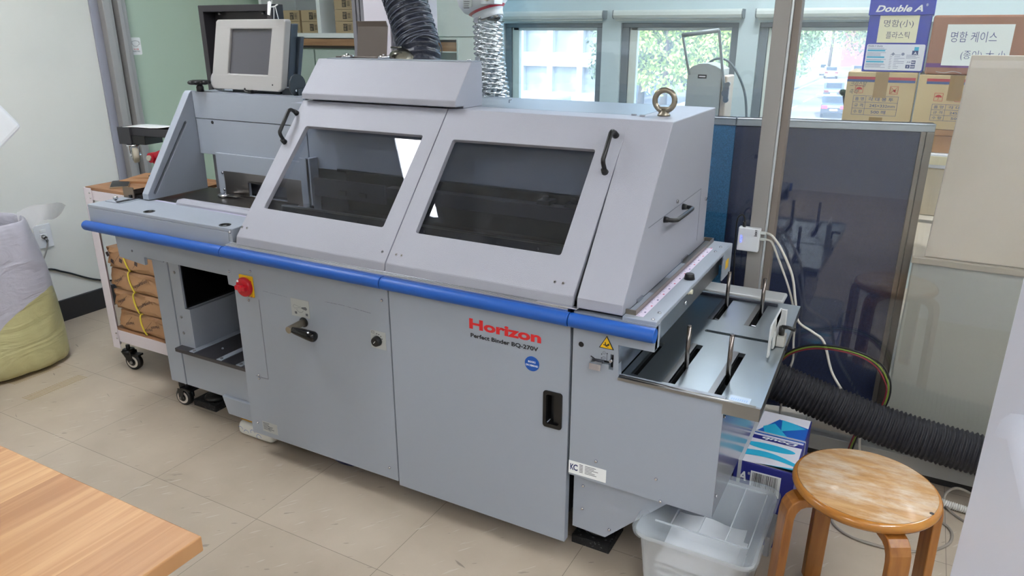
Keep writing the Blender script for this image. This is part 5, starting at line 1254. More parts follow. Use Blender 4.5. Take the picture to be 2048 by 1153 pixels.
# big white machine at the right edge
t = thing('white_appliance', 'large white plastic machine housing cut off by the right edge', 'machine housing', (.5, .6, 0))
WA = mat('appliance_white', (234, 234, 246), .38)
hb = obj('housing', MB().box(.121, .75, -.2, .885, 0, 1.30), WA, t, .006, 3)
b = MB(); prc = [(-.05, .05)]
pp = [(.60, 1.155), (.70, 1.150), (.765, 1.12), (.80, 1.07), (.815, 1.0), (.82, .9), (.82, .3), (-.1, .3), (-.1, 1.155)]
n_ = len(pp)
for (x, s_) in ((.1195, 0), (.112, .012)):
    pass
ring0 = [b.bm.verts.new((.1208, y, z)) for y, z in pp]; ring1 = [b.bm.verts.new((.1135, y - .006 * (y > 0), z - .006 * (z > .5))) for y, z in pp]; ring2 = [b.bm.verts.new((.1095, y - .018 * (y > 0), z - .018 * (z > .5))) for y, z in pp]
for A, B in ((ring0, ring1), (ring1, ring2)):
    for i in range(n_): b.bm.faces.new([A[i], A[(i + 1) % n_], B[(i + 1) % n_], B[i]]).smooth = True
b.bm.faces.new(ring2)
obj('side_door', b, WA, hb)

# ------------------------------------------------------------ along the glass partition
t = thing('wifi_router', 'white box router with a blue light fixed to the post', 'router', (-.45, 2.54, .78))
rb_ = obj('router_body', MB().box(-.484, -.412, 2.522, 2.549, .744, .826), WHITE, t, .003)
b = MB()
for k in range(5): b.prism(circ(-.472, .776 + k * .005, .0018, 10), 'y', 2.521, 2.5225)
obj('status_light', b, mat('blue_led', (40, 50, 255), .4, emit=5), rb_)
obj('brand_mark', MB().text('nexi', .018, lambda u, v, a: (-.421 - v * .8, 2.5214, .822 - u), 0, .022, .02), INK, rb_)
b = MB()
for z in (.812, .79): b.box(-.412, -.395, 2.53, 2.54, z - .004, z + .004); b.box(-.396, -.385, 2.532, 2.538, z - .002, z + .003)
obj('cable_plug', b, mat('clear_plug', (210, 214, 210), .3), rb_)
b = MB().sweep(smoothpath([(-.39, 2.535, .812), (-.37, 2.52, .808), (-.335, 2.51, .77), (-.29, 2.50, .69), (-.268, 2.50, .60), (-.25, 2.5, .53), (-.20, 2.5, .50), (-.16, 2.5, .47), (-.12, 2.51, .36), (-.05, 2.52, .26), (-.012, 2.53, .20), (0, 2.535, .10), (.02, 2.53, .006)], 8), .0045, 10)
b_c = mat('white_cable', (214, 210, 200), .45)
tag(obj('network_cable', b, b_c), 'white network cable running from the router down to the floor behind the hose', 'cable')
b = MB().sweep(smoothpath([(-.39, 2.535, .79), (-.37, 2.525, .786), (-.345, 2.52, .74), (-.30, 2.51, .65), (-.275, 2.51, .58), (-.262, 2.51, .53), (-.258, 2.515, .45), (-.252, 2.52, .38), (-.262, 2.52, .32), (-.27, 2.52, .2), (-.27, 2.53, .006)], 8), .0038, 10)
tag(obj('network_cable', b, b_c), 'white network cable hanging straight down from the router behind the tray', 'cable')
b = MB().sweep(smoothpath([(-.468, 2.535, .826), (-.468, 2.53, .855), (-.478, 2.53, .868), (-.492, 2.53, .85), (-.492, 2.53, .78), (-.485, 2.53, .65), (-.48, 2.54, .5), (-.48, 2.54, .006)], 8), .0028, 8).cyl((-.468, 2.535, .828), (-.468, 2.532, .845), .006)
tag(obj('power_cable', b, BLACK), 'thin black power cable looping out of the router top', 'cable')
LP = [(-.32, 2.50, .30), (-.30, 2.5, .36), (-.265, 2.5, .415), (-.20, 2.5, .452), (-.12, 2.49, .468), (-.04, 2.49, .460), (.02, 2.5, .430), (.052, 2.5, .385), (.062, 2.51, .33), (.055, 2.52, .27), (.035, 2.53, .215), (.0, 2.53, .17), (-.02, 2.53, .08), (-.02, 2.54, .006)]
for k, (nm, c_, lab) in enumerate((('black', (18, 18, 20), 'black wire of the arched wire loop in front of the glass'), ('green', (120, 140, 50), 'yellow-green wire of the arched wire loop in front of the glass'), ('red', (120, 34, 44), 'dark red wire of the arched wire loop in front of the glass'))):
    o_ = [(x - .006 * k * (i > 5), y, z - .007 * k if i < 8 else z) for i, (x, y, z) in enumerate(LP)]
    tag(obj('looped_wire', MB().sweep(smoothpath(o_, 8), .0028, 8), mat('wire_' + nm, c_, .4)), lab, 'wire', 'wires of the arched loop')
tag(obj('wire_clip', MB().box(.036, .056, 2.505, 2.535, .215, .235), BLACK, bevel=.003), 'black clip holding the looped wires', 'clip')
b = MB().sweep(smoothpath([(-.05, 2.30, .004), (-.04, 2.19, .004), (.0, 2.14, .004), (.061, 2.123, .004), (.142, 2.128, .004), (.221, 2.164, .004), (.28, 2.229, .004), (.292, 2.302, .004), (.26, 2.345, .004), (.18, 2.36, .004), (.12, 2.33, .004)], 8), .0042, 8)
tag(obj('floor_cable', b, mat('grey_floor_cable', (150, 142, 132), .5)), 'grey cable lying in a loop on the floor under the stool', 'cable')
b = MB().sweep(smoothpath([(.42, 2.44, .004), (.36, 2.46, .05), (.30, 2.47, .065), (.27, 2.46, .03), (.29, 2.42, .005), (.36, 2.36, .004), (.45, 2.33, .004)], 8), .0042, 8)
tag(obj('floor_cable', b, MATS['grey_floor_cable']), 'grey cable arching up beside the glass, right of the stool', 'cable')
b = MB(); duct(b, [(.22, 2.46, .014), (.30, 2.44, .014), (.45, 2.43, .014)], .0115, .006, .002, 14, 6)
tag(obj('conduit', b, mat('white_conduit', (216, 214, 208), .5)), 'short white corrugated conduit on the floor behind the stool', 'conduit')
t = thing('power_strip', 'black and white power strip on the floor behind the stool', 'power strip', (-.04, 2.49, 0))
Mp = Matrix.Translation(V((-.055, 2.47, 0))) @ Matrix.Rotation(radians(35), 4, 'Z')
obj('strip_body', MB().box(-.05, .04, -.022, .022, .001, .036, 0, Mp), BLACK, t, .004); obj('strip_label', MB().box(-.02, .03, -.015, .015, .036, .0375, 0, Mp), WHITEP, t)

# ------------------------------------------------------------ behind the glass
SSR = mat('screen_side_rail', (128, 120, 114), .4, .4)
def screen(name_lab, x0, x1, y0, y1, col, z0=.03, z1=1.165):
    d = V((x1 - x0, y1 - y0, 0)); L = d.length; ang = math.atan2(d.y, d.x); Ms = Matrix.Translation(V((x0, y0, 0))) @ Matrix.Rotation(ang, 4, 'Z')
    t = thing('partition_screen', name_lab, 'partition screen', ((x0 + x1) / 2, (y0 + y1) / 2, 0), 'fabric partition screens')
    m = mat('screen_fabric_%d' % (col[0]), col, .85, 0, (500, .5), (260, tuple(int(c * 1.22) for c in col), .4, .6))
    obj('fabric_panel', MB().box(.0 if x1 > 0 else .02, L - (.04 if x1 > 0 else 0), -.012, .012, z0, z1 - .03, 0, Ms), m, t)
    AL = mat('screen_rail', (170, 178, 186), .4, .4)
    obj('top_rail', MB().box(0, L, -.02, .02, z1 - .028, z1, 0, Ms).box(0, L, -.022, .022, z1 - .008, z1, 0, Ms), AL, t, .003)
    if x1 > 0: obj('side_rail', MB().box(L - .042, L - .026, -.018, .018, z0, z1 - .028, 0, Ms).box(L - .024, L, -.02, .02, z0, z1 - .028, 0, Ms), mat('screen_side_rail', (128, 120, 114), .4, .4), t, .002)
    if x1 < 0: obj('side_rail', MB().box(0, .02, -.018, .018, z0, z1 - .028, 0, Ms), SSR, t, .002)
    obj('foot', MB().box(.0, .06, -.06, .06, 0, z0, 0, Ms).box(L - .06, L, -.02, .02, 0, z0, 0, Ms), CHAR, t, .002)
screen('blue fabric partition screen left of the post, coloured brighter for a reflection, behind the glass', -1.30, -.583, 2.735, 2.79, (60, 116, 160))  # brighter blue puts a bright reflection into this screen's fabric colour
screen('navy fabric partition screen right of the post, behind the glass', -.582, .052, 2.79, 2.93, (34, 42, 70))
t = thing('grey_desk', 'grey panelled desk end standing behind the glass, right of the navy screen', 'desk', (.5, 3.0, 0))
GD = mat('desk_grey', (166, 166, 158), .4)
obj('end_panel', MB().box(.062, .85, 2.76, 2.78, .0, .715), GD, t, .002)
obj('desktop', MB().box(.055, .86, 2.75, 3.30, .715, .738), mat('desk_edge', (168, 158, 140), .5), t, .003)
obj('leg_panel', MB().box(.07, .09, 2.78, 3.28, 0, .715), GD, t)
obj('leg_panel', MB().box(.83, .85, 2.78, 3.28, 0, .715), GD, t)
b = MB().plate([(.092, .739), (.85, .739), (.85, 1.392), (.114, 1.392)], [], 0, .022, lambda u, v, a: (u, 2.768 + (v - .739) * .05 + a, v))
tag(obj('beige_board', b, mat('beige_laminate', (204, 192, 176), .35, 0, None, (2.5, (196, 184, 167), .4, .6)), bevel=.003), 'large beige board standing on the grey desk behind the glass', 'board')
# long work desk along the windows that carries cartons and the press
t = thing('window_desk', 'long cream desk along the windows, carrying the cartons and the press', 'desk', (-.3, 3.7, 0))
CRM = mat('cream_laminate', (206, 198, 182), .5)
obj('desktop', MB().box(-1.3, .95, 3.40, 4.1, .70, .73), CRM, t, .003)
for x in (-1.28, -.2, .92): obj('leg_panel', MB().box(x, x + .02, 3.42, 4.08, 0, .70), CRM, t)
KC = mat('carton_tan', (200, 178, 134), .55, 0, (14, .1), (3, (190, 166, 122), .4, .6)); TAPE = mat('parcel_tape', (170, 140, 92), .2, alpha=.8)
def P2(mb, z0, z1, x0, x1, y, mi): mb.box(x0, x1, y - .0006, y, z0, z1, mi)
def carton_print(parent, X, yf, full, hw_):
    """stripes, handling marks and the table of an envelope carton; X = left edge"""
    b = MB(); P2(b, 1.272, 1.283, X, X + hw_, yf, 0); P2(b, 1.262, 1.272, X, X + hw_, yf, 1)
    obj('stripe', b, [mat('stripe_crimson', (176, 44, 58), .5), mat('stripe_navy', (58, 84, 140), .5)], parent)
    b = MB(); fr_ = lambda pts, wd, cl=True: pline(b, pts, wd, yf - .0009, 0, cl)
    for cx in (.051, .125, .183):
        c0 = X + cx + (0 if full else -.0); cz = 1.232 if full else 1.212
        fr_([(c0 - .015, cz - .015), (c0 + .015, cz - .015), (c0 + .015, cz + .015), (c0 - .015, cz + .015)], .0016)
    c0, cz = X + .051, 1.232 if full else 1.212
    b.face([(c0 + .012 * cos(k * pi / 8), yf - .0009, cz - .001 + .010 * sin(k * pi / 8)) for k in range(9)]); fr_([(c0, cz), (c0, cz - .009), (c0 - .003, cz - .011)], .0016, False)
    c0 = X + .125; b.face([(c0 - .010, yf - .0009, cz - .001), (c0 + .010, yf - .0009, cz - .001), (c0, yf - .0009, cz + .011)]); b.box(c0 - .005, c0 + .005, yf - .001, yf - .0007, cz - .011, cz)
    c0 = X + .183; fr_([(c0 - .012, cz - .012), (c0 + .012, cz + .012)], .0016, False); fr_([(c0 - .012, cz + .012), (c0 + .012, cz - .012)], .0016, False); b.face([(c0 - .004, yf - .0009, cz), (c0 + .008, yf - .0009, cz + .003), (c0 + .003, yf - .0009, cz - .010)])
    obj('handling_mark', b, mat('mark_red', (190, 52, 56), .5), parent)
    b = MB(); tx0, tx1 = X + .034, X + .204; tz0, tz1 = (1.128, 1.206) if full else (1.120, 1.184); h3 = (tz1 - tz0) / 3
    for k in range(4): pline(b, [(tx0, tz0 + h3 * k), (tx1, tz0 + h3 * k)], .0014, yf - .0009)
    for x in (tx0, tx0 + .048, tx1): pline(b, [(x, tz0), (x, tz1)], .0014, yf - .0009)
    for k, (a_, c_) in enumerate((('품 명', '각 대 봉 투'), ('규 격', '245×332mm'), ('수 량', '500 매'))):
        z = tz1 - h3 * (k + 1) + h3 * .28
        b.text(a_, h3 * .6, (lambda z: lambda u, v, a: (tx0 + .007 + u, yf - .001, z + v))(z), 0, .034, .008)
        b.text(c_, h3 * .62, (lambda z, k: lambda u, v, a: (tx0 + .058 + .008 * k + u, yf - .001, z + v))(z, k), 0, (.094, .096, .056)[k], .010)
    obj('printed_table', b, mat('print_navy', (70, 84, 130), .5), parent)
t = thing('envelope_carton', 'tan envelope carton with red and blue stripes, under the blue copy paper box', 'box', (-.16, 3.65, .73))
c1 = obj('carton', MB().box(-.291, -.03, 3.50, 3.80, 1.062, 1.302), KC, t, .003); carton_print(c1, -.291, 3.50, True, .255)
b = MB().box(-.185, -.135, 3.4985, 3.4993, 1.20, 1.302).box(-.185, -.135, 3.4985, 3.4993, 1.062, 1.12); obj('parcel_tape', b, TAPE, c1)
b = MB().text('크리스탈', .026, lambda u, v, a: (-.278 + u, 3.4982, 1.244 + v), 0, .065, 0, .3); b.text('축하', .022, lambda u, v, a: (-.276 + u, 3.4982, 1.214 + v), 0, .035, 0, .3)
obj('handwriting', b, INKG, c1)
t = thing('envelope_carton', 'tan envelope carton with red and blue stripes, under the brown carton', 'box', (.1, 3.65, .73))
c2 = obj('carton', MB().box(-.024, .237, 3.49, 3.79, 1.085, 1.297), KC, t, .003); carton_print(c2, -.014 + .019, 3.49, False, .23)
obj('parcel_tape', MB().box(.085, .135, 3.4885, 3.4893, 1.2, 1.297), TAPE, c2)
t = thing('brown_carton', 'plain brown carton low behind the navy screen, below the striped cartons', 'box', (-.1, 3.6, .73))
obj('carton', MB().box(-.29, .25, 3.50, 3.80, .99, 1.06), mat('carton_plain', (172, 130, 86), .6), t, .003)
obj('carton', MB().box(-.024, .25, 3.492, 3.80, 1.0605, 1.084), MATS['carton_plain'], t, .002)
t = thing('paper_tray', 'white tray of pale yellow sheets right of the navy screen', 'tray', (.1, 3.6, .73))
obj('tray_body', MB().box(-.20, .28, 3.47, 3.78, .93, .989), WHITE, t, .004); obj('tray_sheet', MB().box(.03, .16, 3.4685, 3.47, .945, .98), mat('pale_yellow_paper', (232, 224, 190), .6), t)
t = tag(obj('cream_box', MB().box(-.2, .28, 3.48, 3.80, .731, .929), mat('cream_card', (216, 202, 174), .6), bevel=.004), 'cream box under the white paper tray', 'box')
# blue copy paper box on top
t = thing('copy_paper_box', 'tall royal-blue copy paper box with a handwritten cream note', 'box', (-.13, 3.65, 1.303))
RB = mat('royal_blue_card', (24, 46, 168), .35, 0, (4, .1)); yf = 3.515
cbx = obj('carton', MB().box(-.2435, -.0165, yf, 3.80, 1.3035, 1.56), RB, t, .003)
ldb = obj('carton_lid', MB().box(-.248, -.011, yf - .006, 3.805, 1.523, 1.62), RB, t, .003)
yl = yf - .006
obj('lid_lettering', MB().text('Double A', .034, lambda u, v, a: (-.223 + u, yl - .0012, 1.537 + v), 0, .170, .03, .3).text('®', .014, lambda u, v, a: (-.045 + u, yl - .0012, 1.556 + v), 0, .008), WHITEP, ldb)
b = MB().box(-.203, -.060, yf - .0012, yf, 1.418, 1.522, 0); NI = mat('note_ink', (60, 66, 96), .6)
b.text('명함(小)', .030, lambda u, v, a: (-.186 + u, yf - .0018, 1.481 + v), 1, .108, -.004); b.text('플라스틱', .030, lambda u, v, a: (-.172 + u, yf - .0018, 1.436 + v), 1, .085, -.004)
obj('note', b, [mat('cream_note', (232, 228, 196), .6), NI], cbx)
b = MB().prism(rrect(-.236, -.022, 1.310, 1.412, .006), 'y', yf - .0008, yf, 0)
PI_ = mat('print_grey', (130, 140, 170), .5); yq = yf - .0011
b.text('Double A Quality', .0085, lambda u, v, a: (-.231 + u, yq, 1.402 + v), 3, .055, .012, .2)
for z in (1.384, 1.358, 1.340): b.box(-.231, -.165, yq, yf - .0008, z, z + .006, 2)
for z in [1.396, 1.392, 1.378, 1.374, 1.370, 1.366, 1.352, 1.349, 1.334, 1.331, 1.328, 1.324, 1.320]: b.box(-.231, -.231 + random.uniform(.05, .075), yq, yf - .0008, z, z + .0014, 1)
for k in range(9): b.box(-.145, -.145 + random.uniform(.006, .01), yq, yf - .0008, 1.318 + k * .0065, 1.3196 + k * .0065, 1); b.box(-.128, -.128 + random.uniform(.01, .04), yq, yf - .0008, 1.318 + k * .0065, 1.3196 + k * .0065, 1)
for k in range(4): b.box(-.085, -.085 + random.uniform(.03, .05), yq, yf - .0008, 1.358 + k * .004, 1.3594 + k * .004, 1)
b.prism([(-.134, 1.381), (-.127, 1.374), (-.134, 1.367), (-.141, 1.374)], 'y', yq, yf - .0008, 1); b.prism(circ(-.098, 1.374, .006, 14), 'y', yq, yf - .0008, 1)
b.box(-.066, -.044, yq, yf - .0008, 1.372, 1.388, 3); b.box(-.060, -.044, yq, yf - .0008, 1.388, 1.402, 2); b.text('A', .014, lambda u, v, a: (-.060 + u, yq - .0004, 1.3735 + v), 0, .012, .03)
b.text('A4', .010, lambda u, v, a: (-.080 + u, yq, 1.340 + v), 1, .014, .02); b.box(-.063, -.048, yq, yf - .0008, 1.336, 1.350, 3); b.text('80', .009, lambda u, v, a: (-.0615 + u, yq - .0004, 1.340 + v), 0, .011, .02)
b.box(-.082, -.067, yq, yf - .0008, 1.319, 1.333, 3); b.box(-.065, -.048, yq, yf - .0008, 1.319, 1.333, 3); b.text('5', .009, lambda u, v, a: (-.077 + u, yq - .0004, 1.3225 + v), 0, .005, .02); b.text('500', .009, lambda u, v, a: (-.064 + u, yq - .0004, 1.3225 + v), 0, .014, .02)
obj('info_panel', b, [mat('panel_white', (226, 230, 240), .45), PI_, CY, mat('panel_navy', (34, 58, 120), .5)], cbx)
# brown carton with white note
t = thing('brown_carton', 'large reddish-brown carton with a big white handwritten note', 'box', (.15, 3.65, 1.30))
yk = 3.50; BRC = mat('carton_reddish', (150, 102, 78), .5, 0, (8, .15))
ck = obj('carton', MB().box(-.010, .36, yk, 3.82, 1.2985, 1.522), BRC, t, .008)
obj('stripe', MB().box(-.010, .36, yk - .0007, yk, 1.326, 1.342), mat('stripe_purple', (104, 52, 124), .5), ck)
b = MB().box(.043, .266, yk - .0016, yk - .0006, 1.334, 1.488, 0)
b.text('명함 케이스', .044, lambda u, v, a: (.060 + u, yk - .0022, 1.425 + v), 1, .155, -.008); b.text('(종이) 大 小', .036, lambda u, v, a: (.105 + u, yk - .0022, 1.362 + v), 1, .150, -.008)
obj('note', b, [mat('white_note', (232, 240, 238), .6), BLUEI], ck)
b = MB().sweep(smoothpath([(.03, yk - .002, 1.310), (.06, yk - .003, 1.306), (.09, yk - .002, 1.312), (.12, yk - .003, 1.305)], 5), .0015, 6)
obj('loose_tape', b, mat('clear_tape', (230, 230, 230), .2, alpha=.5), ck)
# umbrella whose dark green knob shows beside the carton
t = thing('umbrella', 'dark green umbrella knob poking out left of the striped carton', 'umbrella', (-.1, 3.9, 0))
obj('umbrella_knob', MB().sweep([(-.322, 3.60, 1.215), (-.318, 3.60, 1.214), (-.310, 3.603, 1.210), (-.305, 3.607, 1.206), (-.302, 3.612, 1.203)], [.006, .012, .0145, .0145, .011], 20), mat('bottle_green', (18, 58, 52), .2), t)
obj('shaft', MB().sweep([(-.302, 3.612, 1.203), (-.304, 3.85, 1.10), (-.30, 4.125, .90), (-.28, 4.16, .02)], [.010, .009, .008, .006], 14), BLACK, t)

# press with a roller handle
t = thing('corner_rounding_press', 'pale grey hand press with a roller-bar handle, standing before the middle window', 'press', (-.9, 3.6, .73))
GP = mat('press_grey', (178, 186, 184), .4)
b = MB().prism([(-.982, .73), (-.975, 1.292), (-.955, 1.309), (-.925, 1.321), (-.885, 1.323), (-.850, 1.313), (-.822, 1.298), (-.815, .73)], 'y', 3.50, 3.505)
b.prism([(-.982, .73), (-.975, 1.292), (-.955, 1.309), (-.925, 1.321), (-.885, 1.323), (-.850, 1.313), (-.822, 1.298), (-.815, .73)], 'y', 3.505, 3.66)
pb_ = obj('press_body', b, GP, t, .004)
obj('side_cover', MB().box(-.818, -.793, 3.51, 3.65, .73, 1.27), mat('press_cream', (206, 194, 178), .5), t, .006)
b = MB().box(-.926, -.886, 3.4985, 3.50, 1.256, 1.273, 0).box(-.921, -.891, 3.498, 3.4985, 1.262, 1.267, 1); obj('maker_plate', b, [INK, WHITEP], pb_)
b = MB(); arm(b, (-.965, 3.49, 1.27), (-1.012, 3.49, 1.45), .005, .010); arm(b, (-.795, 3.49, 1.19), (-.847, 3.49, 1.466), .006, .010)
hd = obj('handle_arm', b, mat('arm_steel', (150, 158, 160), .35, .7), t, .001)
obj('roller_bar', MB().cyl((-1.012, 3.495, 1.444), (-.847, 3.495, 1.465), .010, None, 18), mat('roller_grey', (142, 152, 156), .5), hd)
b = MB(); b.lathe([(.016, 3.485), (.016, 3.50)], (-.793, 0, 1.195), 20, 0, 'y'); b.lathe([(.010, 3.48), (.010, 3.50)], (-.783, 0, 1.235), 16, 0, 'y'); b.box(-.80, -.778, 3.49, 3.50, 1.16, 1.24); b.lathe([(.012, 3.485), (.012, 3.50)], (-.787, 0, 1.165), 20, 0, 'y')
obj('hinge_plate', b, STEEL, hd)
b = MB().sweep(smoothpath([(-1.06, 3.72, .73), (-1.035, 3.72, 1.0), (-1.01, 3.72, 1.14), (-.97, 3.72, 1.265), (-.93, 3.72, 1.322), (-.885, 3.72, 1.338), (-.84, 3.72, 1.322), (-.795, 3.72, 1.27), (-.755, 3.72, 1.19), (-.735, 3.72, 1.09), (-.72, 3.72, .9), (-.72, 3.72, .735)], 6), .0055, 10)
tag(obj('arched_cable', b, mat('grey_rubber', (96, 110, 118), .5)), 'grey cable arching behind the hand press', 'cable')

# shelf hutch with card boxes
t = thing('shelf_unit', 'white open shelf unit over a pale green cabinet, behind the machine on the left', 'shelf', (-3.2, 3.75, 0))
SW = mat('shelf_white', (224, 232, 232), .45)
obj('bottom_shelf', MB().box(-3.78, -2.93, 3.60, 3.92, 1.420, 1.448), SW, t, .001)
obj('top_shelf', MB().box(-3.78, -2.93, 3.60, 3.92, 2.0, 2.025), SW, t, .001)
for x in (-3.78, -3.305, -2.955): obj('divider', MB().box(x, x + (.025 if x < -3.4 else .030 if x > -3.2 else .028), 3.60, 3.92, 1.448, 2.0), SW, t, .001)
obj('back_board', MB().box(-3.78, -2.93, 3.90, 3.915, 1.448, 2.0), mat('shelf_back', (170, 178, 180), .6), t)
obj('worktop', MB().box(-3.80, -2.91, 3.585, 3.94, 1.375, 1.415), wood('shelf_plywood', (158, 122, 88), (140, 106, 76), (176, 140, 104), .5, (3, 40, 40), coat=0), t, .002)
obj('worktop_edge', MB().box(-3.80, -2.91, 3.60, 3.93, 1.362, 1.3745), mat('dark_edge', (70, 64, 60), .6), t)
obj('lower_cabinet', MB().box(-3.80, -2.91, 3.62, 3.93, 0, 1.361), WALLG, t, .002)
for (x0, x1) in ((-3.79, -3.36), (-3.35, -2.915)): obj('cabinet_door', MB().box(x0, x1, 3.607, 3.62, .02, 1.352), mat('cabinet_green', (174, 190, 182), .3), t, .002)
KB = mat('box_kraft', (174, 156, 124), .6); KBI = mat('box_ink', (62, 58, 52), .6)
spots = []
for c_, (x0, x1) in enumerate(((-3.645, -3.47), (-3.455, -3.312))):
    for l in range(2): spots.append((x0, x1, 1.4485 + .0668 * l, ('far left', 'left')[c_], l))
for l in range(3): spots.append((-3.185, -3.045, 1.4485 + .0668 * l, 'middle', l))
for l in range(3): spots.append((-3.04, -2.96, 1.4485 + .0668 * l, 'right', l))
for (x0, x1, z, col_, l) in spots:
    lv = ('bottom', 'second', 'third')[l]
    t = thing('card_box', 'small kraft card box, %s of the %s stack on the white shelf' % (lv, col_), 'box', ((x0 + x1) / 2, 3.7, z), 'kraft card boxes on the white shelf')
    cbx_ = obj('carton', MB().box(x0, x1, 3.625, 3.84, z, z + .0655), KB, t, .0015)
    b = MB(); lx = x1 - .078 if x1 - x0 > .09 else x0 + .006; num = {'far left': '119', 'left': '115', 'middle': '127', 'right': '91'}[col_]
    w1 = min(.030, (x1 - x0) * .42)
    P2(b, z + .012, z + .052, lx, lx + w1, 3.625, 0); b.text(num, .017, (lambda lx, z: lambda u, v, a: (lx + .003 + u, 3.6238, z + .035 + v))(lx, z), 1, w1 * .75, .02)
    for q in range(3): P2(b, z + .017 + q * .005, z + .019 + q * .005, lx + .004, lx + w1 * .7, 3.6243, 1)
    if x1 - lx > w1 + .02:
        fx = lx + w1 + .004; pline(b, [(fx, z + .012), (min(fx + .032, x1 - .003), z + .012), (min(fx + .032, x1 - .003), z + .052), (fx, z + .052)], .0012, 3.6243, 0, True)
        for q in range(4): P2(b, z + .018 + q * .008, z + .022 + q * .008, fx + .004, min(fx + .026, x1 - .006), 3.6245, 0)
    obj('printed_label', b, [KBI, KB], cbx_)

# white cabinet between hose and fan
t = thing('white_cabinet', 'white wall cabinet with an open slot, between the charcoal hose and the foil duct', 'cabinet', (-2.7, 4.3, 0))
WC = mat('cabinet_white', (222, 234, 230), .45)
b = MB().box(-2.88, -2.55, 4.20, 4.22, 1.428, 2.3); obj('upper_door', b, WC, t, .002)
b = MB().box(-2.88, -2.55, 4.22, 4.55, 1.41, 2.3); obj('upper_body', b, WC, t)
b = MB().plate([(-2.88, 0), (-2.55, 0), (-2.55, 1.42), (-2.88, 1.42)], [[(-2.865, 1.0), (-2.694, 1.0), (-2.694, 1.408), (-2.865, 1.408)]], 0, .30, lambda u, v, a: (u, 4.205 + a, v))
obj('lower_body', b, WC, t)
obj('end_trim', MB().box(-2.689, -2.682, 4.20, 4.205, 0, 1.42), mat('cabinet_trim', (188, 206, 204), .4), t)
obj('inner_back', MB().box(-2.865, -2.694, 4.48, 4.49, 1.0, 1.408), mat('inner_white', (230, 236, 240), .5), t)
t = tag(obj('wooden_board', MB().box(-2.86, -2.70, 4.23, 4.25, 1.350, 1.392).box(-2.86, -2.70, 4.231, 4.25, 1.335, 1.350, 0), MATS['shelf_plywood']), 'brown board in the slot of the white cabinet', 'board')
obj('slot_shelf', MB().box(-2.864, -2.695, 4.21, 4.48, 1.328, 1.335), WC, bpy.data.objects['white_cabinet'])

# ------------------------------------------------------------ outdoors
GZ = -4.5
struct('ground', MB().box(-160, 120, 8, 260, GZ - .3, GZ), mat('asphalt', (120, 118, 116), .9, 0, (2, .3), (.25, (150, 146, 140), .35, .65)))
struct('trim_9', MB().box(-13.2, -12.7, 40, 110, GZ, GZ + 1.5).box(-12.72, -12.65, 40, 110, GZ + 1.4, GZ + 1.9), mat('concrete_wall', (190, 190, 196), .8))
b = MB()
for k in range(9): b.box(-9.4, -9.2, 45 + k * 9, 50 + k * 9, GZ + .002, GZ + .01)
b.box(-12.2, -12.0, 40, 120, GZ + .002, GZ + .01, 1)
tag(obj('road_marking', b, [mat('marking_white', (230, 230, 230), .8), mat('marking_orange', (226, 170, 110), .8)]), 'white and orange lane lines painted on the road outside', 'road marking')
def leaf_mat(name, c1, c2, c3):
    m = mat(name, c1, .7, 0, (3, 1.0)); n = m.node_tree; bs = n.nodes['Principled BSDF']; tc = n.nodes.new('ShaderNodeTexCoord')
    nz = n.nodes.new('ShaderNodeTexNoise'); nz.inputs['Scale'].default_value = 1.3; nz.inputs['Detail'].default_value = 9; nz.inputs['Roughness'].default_value = .75
    cr = n.nodes.new('ShaderNodeValToRGB'); e = cr.color_ramp.elements; e[0].position = .36; e[0].color = srgb(*c2); e[1].position = .64; e[1].color = srgb(*c3); x = e.new(.5); x.color = srgb(*c1)
    n.links.new(tc.outputs['Object'], nz.inputs['Vector']); n.links.new(nz.outputs['Fac'], cr.inputs[0]); n.links.new(cr.outputs[0], bs.inputs['Base Color']); return m
LV = [leaf_mat('leaf_spring', (150, 176, 84), (96, 126, 60), (196, 214, 120)), leaf_mat('leaf_green', (116, 146, 92), (76, 106, 70), (160, 186, 120)), leaf_mat('leaf_dark', (92, 116, 86), (62, 84, 66), (130, 152, 110))]
BARK = mat('bark', (96, 84, 72), .9)
def tree(lab, x, y, h, r, mi, seed):
    rnd = random.Random(seed); t = thing('leafy_tree', lab, 'tree', (x, y, GZ), 'trees seen through the windows')
    obj('trunk', MB().sweep([(x, y, GZ), (x + .1, y, GZ + h * .35), (x, y + .1, GZ + h * .7)], [.28, .2, .08], 10), BARK, t)
    b = MB(); add = b.bm.verts.new; F = b.bm.faces.new
    for k in range(95):
        a = rnd.uniform(0, 2 * pi); e = rnd.uniform(-.8, 1); q = rnd.uniform(.2, 1) ** .45
        c = V((x + r * q * cos(a) * math.sqrt(max(0, 1 - e * e * .7)), y + r * q * sin(a) * math.sqrt(max(0, 1 - e * e * .7)), GZ + h * .58 + e * h * .40 * q)); rr = r * rnd.uniform(.16, .30)
        for l in range(70):                                    # leafy sprays on and in each cluster of the crown
            d = V((rnd.gauss(0, 1), rnd.gauss(0, 1), rnd.gauss(0, 1) * .8)).normalized(); p = c + d * rr * rnd.uniform(.6, 1.05)
            n1 = (d + V((rnd.uniform(-.8, .8), rnd.uniform(-.8, .8), rnd.uniform(-.2, 1)))).normalized(); u_ = n1.cross(V((rnd.uniform(-1, 1), rnd.uniform(-1, 1), .3))).normalized(); v_ = n1.cross(u_); w1 = rnd.uniform(.10, .22)
            F([add(p - u_ * w1), add(p - v_ * w1 * .6), add(p + u_ * w1), add(p + v_ * w1 * .6)])
    obj('foliage', b, LV[mi], t, keep=True)
